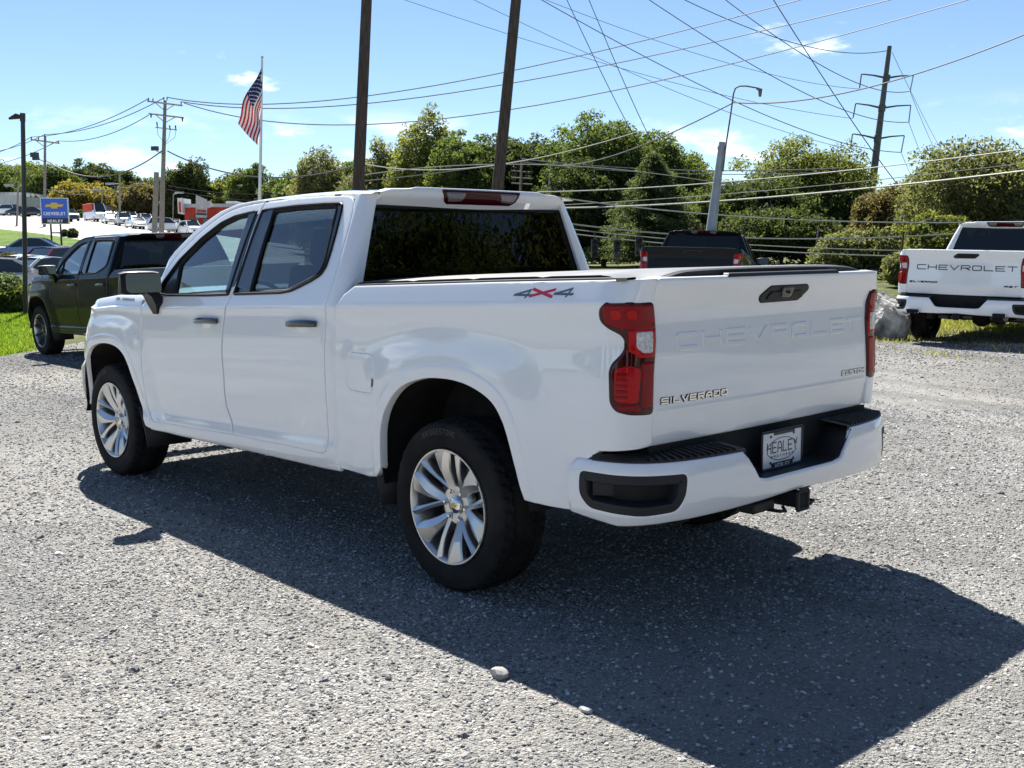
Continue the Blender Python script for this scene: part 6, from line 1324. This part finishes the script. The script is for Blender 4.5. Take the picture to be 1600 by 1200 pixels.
for a in ((-8, 172, 80, 'suv', 'white', 'white car at the left edge on the far road'), (22, 168, 70, 'suv', 'white', 'white car left of the lamp post on the far road'), (44, 166, 75, 'sedan', 'dark', 'dark car right of the lamp post on the far road'), (64, 160, 80, 'sedan', 'dark', 'dark car half hidden by the dealer sign'),
          (117, 140, -140, 'suv', 'greygreen', 'grey green car right of the dealer sign'), (160, 150, -140, 'van', 'white', 'delivery van with red cargo body'), (183, 142, -150, 'sedan', 'white', 'white car just left of the thin street pole'), (203, 138, -150, 'suv', 'silver', 'silver car right of the thin street pole'),
          (222, 130, -145, 'sedan', 'white', 'white car left of the stub pole'), (213, 158, -150, 'suv', 'white', 'white car second row left of the stub pole'), (236, 152, -150, 'suv', 'white', 'white car second row beside the stub pole'), (195, 164, -150, 'sedan', 'white', 'white car in the back row by the street pole'), (268, 126, -60, 'suv', 'white', 'white car right of the crossarm pole'), (287, 128, -145, 'sedan', 'dark', 'dark car before the red restaurant'), (306, 124, -145, 'suv', 'white', 'white car left of the white truck\'s windscreen pillar'),
          (280, 148, -150, 'sedan', 'silver', 'silver car in the back row before the restaurant'), (300, 146, -150, 'sedan', 'white', 'white car in the back row before the restaurant'), (176, 166, -150, 'sedan', 'wine', 'dark red car in the back row'), (252, 150, -150, 'sedan', 'silver', 'silver car behind the crossarm pole'), (236, 132, -140, 'sedan', 'skyblue', 'pale blue car beside the stub pole')):
    car(a[0], 0, a[1], a[2], a[3], a[4], a[5])
for k in CARS.values():
    for c_ in list(k.children)+[k]: bpy.data.objects.remove(c_, do_unlink=True)
# shrubs on the left
def shrub(px, py, wpx, hpx, d, leaf, label, n=2500, ls=.09, seed=0):
    l = lx(px, d); x, y = G(l, d); g_ = gz(l, d); t = empty('shrub', (x, y, g_)); tag(t, label, 'shrub', 'shrubs at left'); rg = np.random.default_rng(seed); R, H = wpx/FPX*d/2, hpx/FPX*d
    v = rg.normal(size=(n, 3)); v /= np.linalg.norm(v, axis=1)[:, None]; rho = rg.random(n)**.3; lump = 1+.12*np.sin(v[:, 0]*7+seed)+.12*np.sin(v[:, 2]*8)
    pos = v*(rho*lump)[:, None]*np.array((R, R, H*.55))+np.array((0, 0, H*.5)); pos[:, 2] = np.maximum(pos[:, 2], .02)
    globals()['rng'] = rg; nr = v+rg.normal(0, .6, (n, 3)); nr /= np.linalg.norm(nr, axis=1)[:, None]
    link('foliage', fastmesh('foliage', leafquads(pos, nr, ls*rg.uniform(.6, 1.3, n)), np.clip(.5+.25*rg.normal(size=n), 0, 1)), leaf, t)
    m = MB()
    for k in range(5): a = k*1.26; m.tube([(0, 0, -.1), (math.cos(a)*R*.4, math.sin(a)*R*.4, H*.5)], [.03, .012], 5, caps=False)
    m.build('stems', 'bark', t)
shrub(14, 0, 78, 54, 31, 'leaf_green', 'clipped round bush at the left edge beside the lawn', 4500, .06, 1); shrub(40, 0, 18, 30, 33, 'leaf_light', 'thin leafy bush at the foot of the lamp post', 1500, .05, 2)
for i, (px, w_, h_, d, lf, lab) in enumerate(((22, 45, 24, 58, 'leaf_brown', 'brown grassy shrub left of the blue car'), (6, 24, 14, 56, 'leaf_brown', 'reddish low shrub at the left edge'), (85, 24, 14, 70, 'leaf_light', 'bright plants at the foot of the dealer sign'), (111, 13, 10, 90, 'leaf_dark', 'small dark shrub on the verge, left of a pair'), (123, 15, 13, 89, 'leaf_dark', 'rounded dark shrub on the verge, right of a pair'), (137, 17, 11, 165, 'leaf_green', 'rounded green bush beside the far road'))): shrub(px, 0, w_, h_, d, lf, lab, 1600, .10*(d/60)**.5, 10+i)
